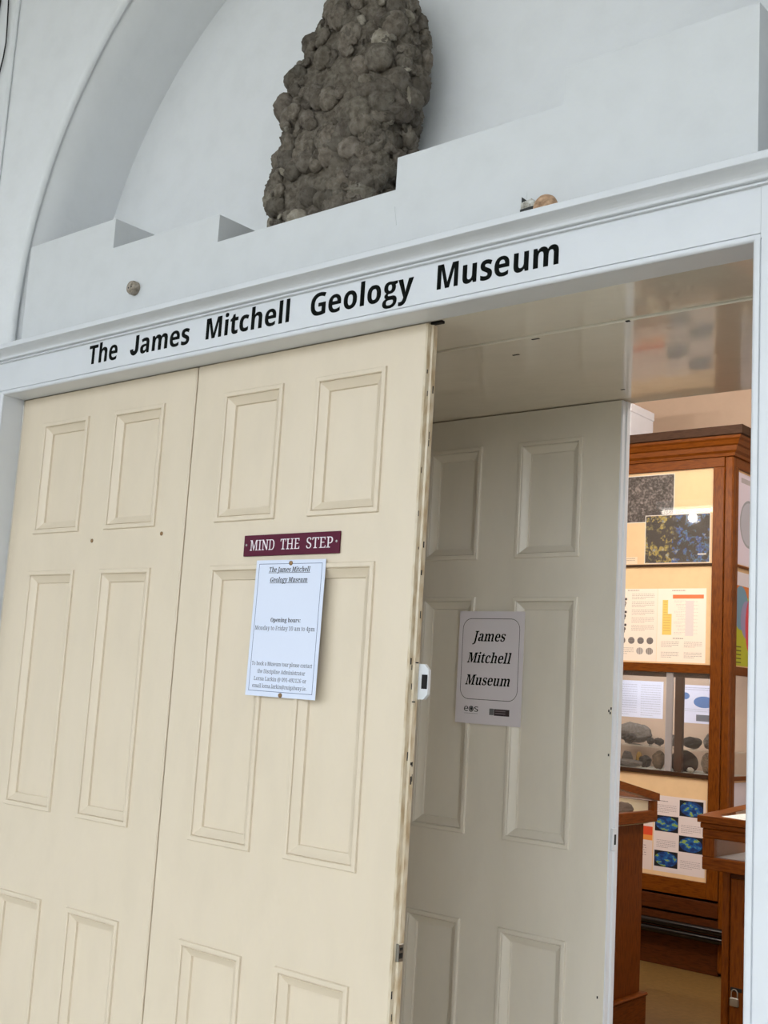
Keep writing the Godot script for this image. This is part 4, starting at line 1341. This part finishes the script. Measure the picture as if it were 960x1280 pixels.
	stone_at("case_rock", Vector3(-0.855, low, z - 0.01), 0.085, 0.125, 0.08, 29, beige, "beige rock on the case floor beside the corner post", glo, 0.35)
	stone_at("case_rock", Vector3(-1.36, low, z + 0.03), 0.22, 0.045, 0.07, 31, grey, "long flat grey rock at the front of the case floor", glo, 0.3)
	stone_at("case_rock", Vector3(-0.93, low, z + 0.06), 0.055, 0.035, 0.05, 33, stone_mat(Color(0.75, 0.74, 0.70)), "pale chip of stone in front of the case floor rocks", glo, 0.4)

# ---- the two desk cases
func build_desks() -> void:
	# sloping desk whose end faces the doorway's right
	var xe := -0.475
	var n := thing("desk_case", Vector3(-1.1, 0, -3.1), "oak desk case with sloping glazed lid, its end towards the tall cabinet's corner", "display case")
	var zl := -3.484
	var zh := -2.55
	var ylow := 1.071
	var yhigh := 1.071 + 0.175 * (zh - zl)
	var st := begin()
	# lid frame: sloping bars at both ends
	for x in [[xe - 0.05, xe], [-1.70, -1.65]]:
		st = begin()
		prism(st, PackedVector2Array([Vector2(zl, ylow - 0.035), Vector2(zh, yhigh - 0.035), Vector2(zh, yhigh), Vector2(zl, ylow)]), "x", x[0], x[1])
		part(n, "lid_bar", commit(st), M.desk_flat)
	st = begin()
	prism(st, PackedVector2Array([Vector2(zl, ylow - 0.035), Vector2(zl + 0.06, ylow - 0.025), Vector2(zl + 0.06, ylow + 0.0105), Vector2(zl, ylow)]), "x", -1.65, xe - 0.05)
	part(n, "lid_bar", commit(st), M.desk_flat)
	st = begin()
	prism(st, PackedVector2Array([Vector2(zh - 0.06, yhigh - 0.0455), Vector2(zh, yhigh - 0.035), Vector2(zh, yhigh), Vector2(zh - 0.06, yhigh - 0.0105)]), "x", -1.65, xe - 0.05)
	part(n, "lid_bar", commit(st), M.desk_flat)
	st = begin()
	prism(st, PackedVector2Array([Vector2(zl + 0.06, ylow - 0.005), Vector2(zh - 0.06, yhigh - 0.0255), Vector2(zh - 0.06, yhigh - 0.0215), Vector2(zl + 0.06, ylow - 0.001)]), "x", -1.65, xe - 0.05)
	part(n, "lid_pane", commit(st), M.glass)
	# case sides
	part(n, "rail", boxmesh(Vector3(xe - 0.035, 0.940, zl + 0.012), Vector3(xe - 0.004, 0.992, zh - 0.01), 0.003), M.desk_flat)
	part(n, "rail", boxmesh(Vector3(-1.69, 0.940, zl + 0.012), Vector3(-1.665, 0.992, zh - 0.01), 0.003), M.desk_flat)
	part(n, "rail", boxmesh(Vector3(-1.665, 0.940, zl + 0.012), Vector3(xe - 0.036, ylow - 0.036, zl + 0.04), 0.003), M.desk_flat)
	part(n, "rail", boxmesh(Vector3(-1.665, 0.940, zh - 0.038), Vector3(xe - 0.036, yhigh - 0.046, zh - 0.01), 0.003), M.desk_flat)
	for z in [[zl + 0.012, zl + 0.055, ylow - 0.034], [zh - 0.055, zh - 0.01, yhigh - 0.046]]:
		part(n, "post", boxmesh(Vector3(xe - 0.034, 0.990, z[0]), Vector3(xe - 0.005, z[2], z[1]), 0.002), M.desk)
	st = begin()
	prism(st, PackedVector2Array([Vector2(zl + 0.055, 0.992), Vector2(zh - 0.055, 0.992), Vector2(zh - 0.055, yhigh - 0.046), Vector2(zl + 0.055, ylow - 0.027)]), "x", xe - 0.022, xe - 0.019)
	part(n, "end_pane", commit(st), M.glass)
	part(n, "case_floor", boxmesh(Vector3(-1.665, 0.930, zl + 0.04), Vector3(xe - 0.036, 0.962, zh - 0.038), 0.0), M.cream_card)
	part(n, "case_lining", boxmesh(Vector3(-1.66, 0.9621, zl + 0.0405), Vector3(xe - 0.037, 1.034, zl + 0.045), 0.0), M.cream_card)
	part(n, "body", boxmesh(Vector3(-1.64, 0.155, zl + 0.05), Vector3(-0.53, 0.930, zh - 0.06), 0.004), M.desk)
	part(n, "plinth", boxmesh(Vector3(-1.66, 0.0, zl + 0.03), Vector3(-0.505, 0.140, zh - 0.04), 0.003), M.desk_flat)
	part(n, "plinth_moulding", boxmesh(Vector3(-1.668, 0.140, zl + 0.022), Vector3(-0.498, 0.156, zh - 0.032), 0.006), M.desk_flat)
	stone_at("desk_rock", Vector3(-0.60, 0.9625, -3.345), 0.13, 0.07, 0.15, 51, stone_mat(Color(0.36, 0.31, 0.29)), "dark brown rock seen through the end glass of the sloping desk case", "", 0.4)

	# second desk, its front to the doorway
	var zf := -2.55
	var d := thing("desk_case", Vector3(0.8, 0, -2.9), "dark oak desk case with a padlocked front and leaflets on its lid", "display case")
	var x0 := 0.152
	var x1 := 1.55
	var zb := -3.25
	var lid_y := func(z: float) -> float: return 1.083 + (zf + 0.005 - z) * 0.035 / 0.705
	for e in [[x0 - 0.002, x1, zf + 0.005, zf - 0.06], [x0 - 0.002, x1, zb + 0.06, zb], [x0 - 0.002, x0 + 0.06, zf - 0.06, zb + 0.06], [x1 - 0.06, x1, zf - 0.06, zb + 0.06]]:
		st = begin()
		prism(st, PackedVector2Array([Vector2(e[2], lid_y.call(e[2]) - 0.025), Vector2(e[3], lid_y.call(e[3]) - 0.025), Vector2(e[3], lid_y.call(e[3])), Vector2(e[2], lid_y.call(e[2]))]), "x", e[0], e[1])
		part(d, "lid_bar", commit(st), M.oak_flat)
	st = begin()
	prism(st, PackedVector2Array([Vector2(zf - 0.06, lid_y.call(zf - 0.06) - 0.006), Vector2(zb + 0.06, lid_y.call(zb + 0.06) - 0.006), Vector2(zb + 0.06, lid_y.call(zb + 0.06) - 0.001), Vector2(zf - 0.06, lid_y.call(zf - 0.06) - 0.001)]), "x", x0 + 0.06, x1 - 0.06)
	part(d, "lid_pane", commit(st), M.glass)
	part(d, "lid_moulding", boxmesh(Vector3(x0 + 0.006, 1.036, zf - 0.05), Vector3(x1 - 0.006, 1.0575, zf - 0.002), 0.004), M.oak_flat)
	part(d, "lid_moulding", boxmesh(Vector3(x0 + 0.006, 1.036, zb), Vector3(x0 + 0.05, 1.0575, zf - 0.051), 0.003), M.oak_flat)
	part(d, "top_rail", boxmesh(Vector3(x0 + 0.014, 1.000, zf - 0.04), Vector3(x1 - 0.014, 1.036, zf - 0.008), 0.003), M.oak_flat)
	part(d, "bottom_rail", boxmesh(Vector3(x0 + 0.014, 0.882, zf - 0.04), Vector3(x1 - 0.014, 0.930, zf - 0.008), 0.003), M.oak_flat)
	part(d, "post", boxmesh(Vector3(x0 + 0.014, 0.930, zf - 0.04), Vector3(x0 + 0.062, 1.000, zf - 0.008), 0.003), M.oak)
	part(d, "post", boxmesh(Vector3(x1 - 0.062, 0.930, zf - 0.04), Vector3(x1 - 0.014, 1.000, zf - 0.008), 0.003), M.oak)
	part(d, "case_side", boxmesh(Vector3(x0 + 0.014, 0.882, zb + 0.02), Vector3(x0 + 0.04, 1.036, zf - 0.041), 0.002), M.oak_flat)
	part(d, "case_side", boxmesh(Vector3(x1 - 0.04, 0.882, zb + 0.02), Vector3(x1 - 0.014, 1.036, zf - 0.041), 0.002), M.oak_flat)
	part(d, "pane", boxmesh(Vector3(x0 + 0.062, 0.930, zf - 0.026), Vector3(x1 - 0.062, 1.000, zf - 0.022), 0.0), M.glass)
	part(d, "case_floor", boxmesh(Vector3(x0 + 0.041, 0.90, zb + 0.02), Vector3(x1 - 0.041, 0.925, zf - 0.041), 0.0), mat(Color(0.75, 0.74, 0.75), 0.7))
	part(d, "case_back", boxmesh(Vector3(x0 + 0.041, 0.925, zb + 0.02), Vector3(x1 - 0.041, 1.036, zb + 0.04), 0.0), mat(Color(0.75, 0.74, 0.75), 0.7))
	part(d, "body", boxmesh(Vector3(0.262, 0.06, zb + 0.08), Vector3(x1 - 0.10, 0.882, zf - 0.055), 0.003), M.oak_shaded)
	part(d, "leg", boxmesh(Vector3(0.232, 0.0, zf - 0.09), Vector3(0.262, 0.882, zf - 0.05), 0.003), M.oak)
	part(d, "leg", boxmesh(Vector3(0.232, 0.0, zb + 0.075), Vector3(0.262, 0.882, zb + 0.115), 0.003), M.oak)
	part(d, "leg", boxmesh(Vector3(x1 - 0.10, 0.0, zf - 0.09), Vector3(x1 - 0.07, 0.882, zf - 0.05), 0.003), M.oak)
	part(d, "leg", boxmesh(Vector3(x1 - 0.10, 0.0, zb + 0.075), Vector3(x1 - 0.07, 0.882, zb + 0.115), 0.003), M.oak)
	part(d, "door_panel", boxmesh(Vector3(0.268, 0.10, zf - 0.056), Vector3(0.325, 0.86, zf - 0.044), 0.003), M.oak)
	part(d, "door_panel", boxmesh(Vector3(0.331, 0.10, zf - 0.056), Vector3(0.90, 0.86, zf - 0.044), 0.003), M.oak)
	# padlock on its hasp
	var pl := thing("padlock", Vector3(0.292, 0.40, zf - 0.035), "small bright padlock hanging from the hasp of the dark desk case", "padlock")
	part(pl, "hasp", boxmesh(Vector3(0.274, 0.452, zf - 0.0438), Vector3(0.318, 0.466, zf - 0.040), 0.001), M.dark)
	st = begin()
	var sh := []
	for k in 9:
		var a := PI * k / 8.0
		sh.append(Vector3(0.293 + 0.012 * cos(a), 0.447 + 0.014 * sin(a), zf - 0.034))
	tube(st, [Vector3(0.305, 0.430, zf - 0.034)] + sh + [Vector3(0.281, 0.430, zf - 0.034)], 0.0025, 6)
	part(pl, "shackle", commit(st), M.steel)
	part(pl, "lock_body", boxmesh(Vector3(0.276, 0.400, zf - 0.041), Vector3(0.310, 0.432, zf - 0.027), 0.003), M.steel)
	# papers on the lid
	rng.seed = 6
	for k in 3:
		var im := blank(120, 160, Color(0.93, 0.94, 0.93))
		text_lines(im, 12, 14, 96, 12, 11, Color(0.62, 0.64, 0.66))
		var lab: String = ["white leaflet lying flat on the dark desk case lid", "white leaflet overlapping another on the dark desk case lid", "white leaflet nearest the lid edge of the dark desk case"][k]
		var px := 0.235 + 0.07 * k
		var pz := -2.575 - 0.03 * k
		var sl := 0.035 / 0.705
		var u := Vector3(cos(0.2 * k - 0.2), 0, -sin(0.2 * k - 0.2))
		u.y = -u.z * sl * -1.0 * -1.0
		var v := Vector3(sin(0.2 * k - 0.2) * -1.0, 0, -cos(0.2 * k - 0.2))
		v.y = -v.z * sl
		var y := 1.083 + (zf + 0.005 - pz) * sl + 0.0008 + 0.0012 * k
		print_thing("leaflet", im, Vector3(px, y, pz), u.normalized() * 0.15, v.normalized() * 0.21, lab, "leaflet", "leaflets on the desk case lid")
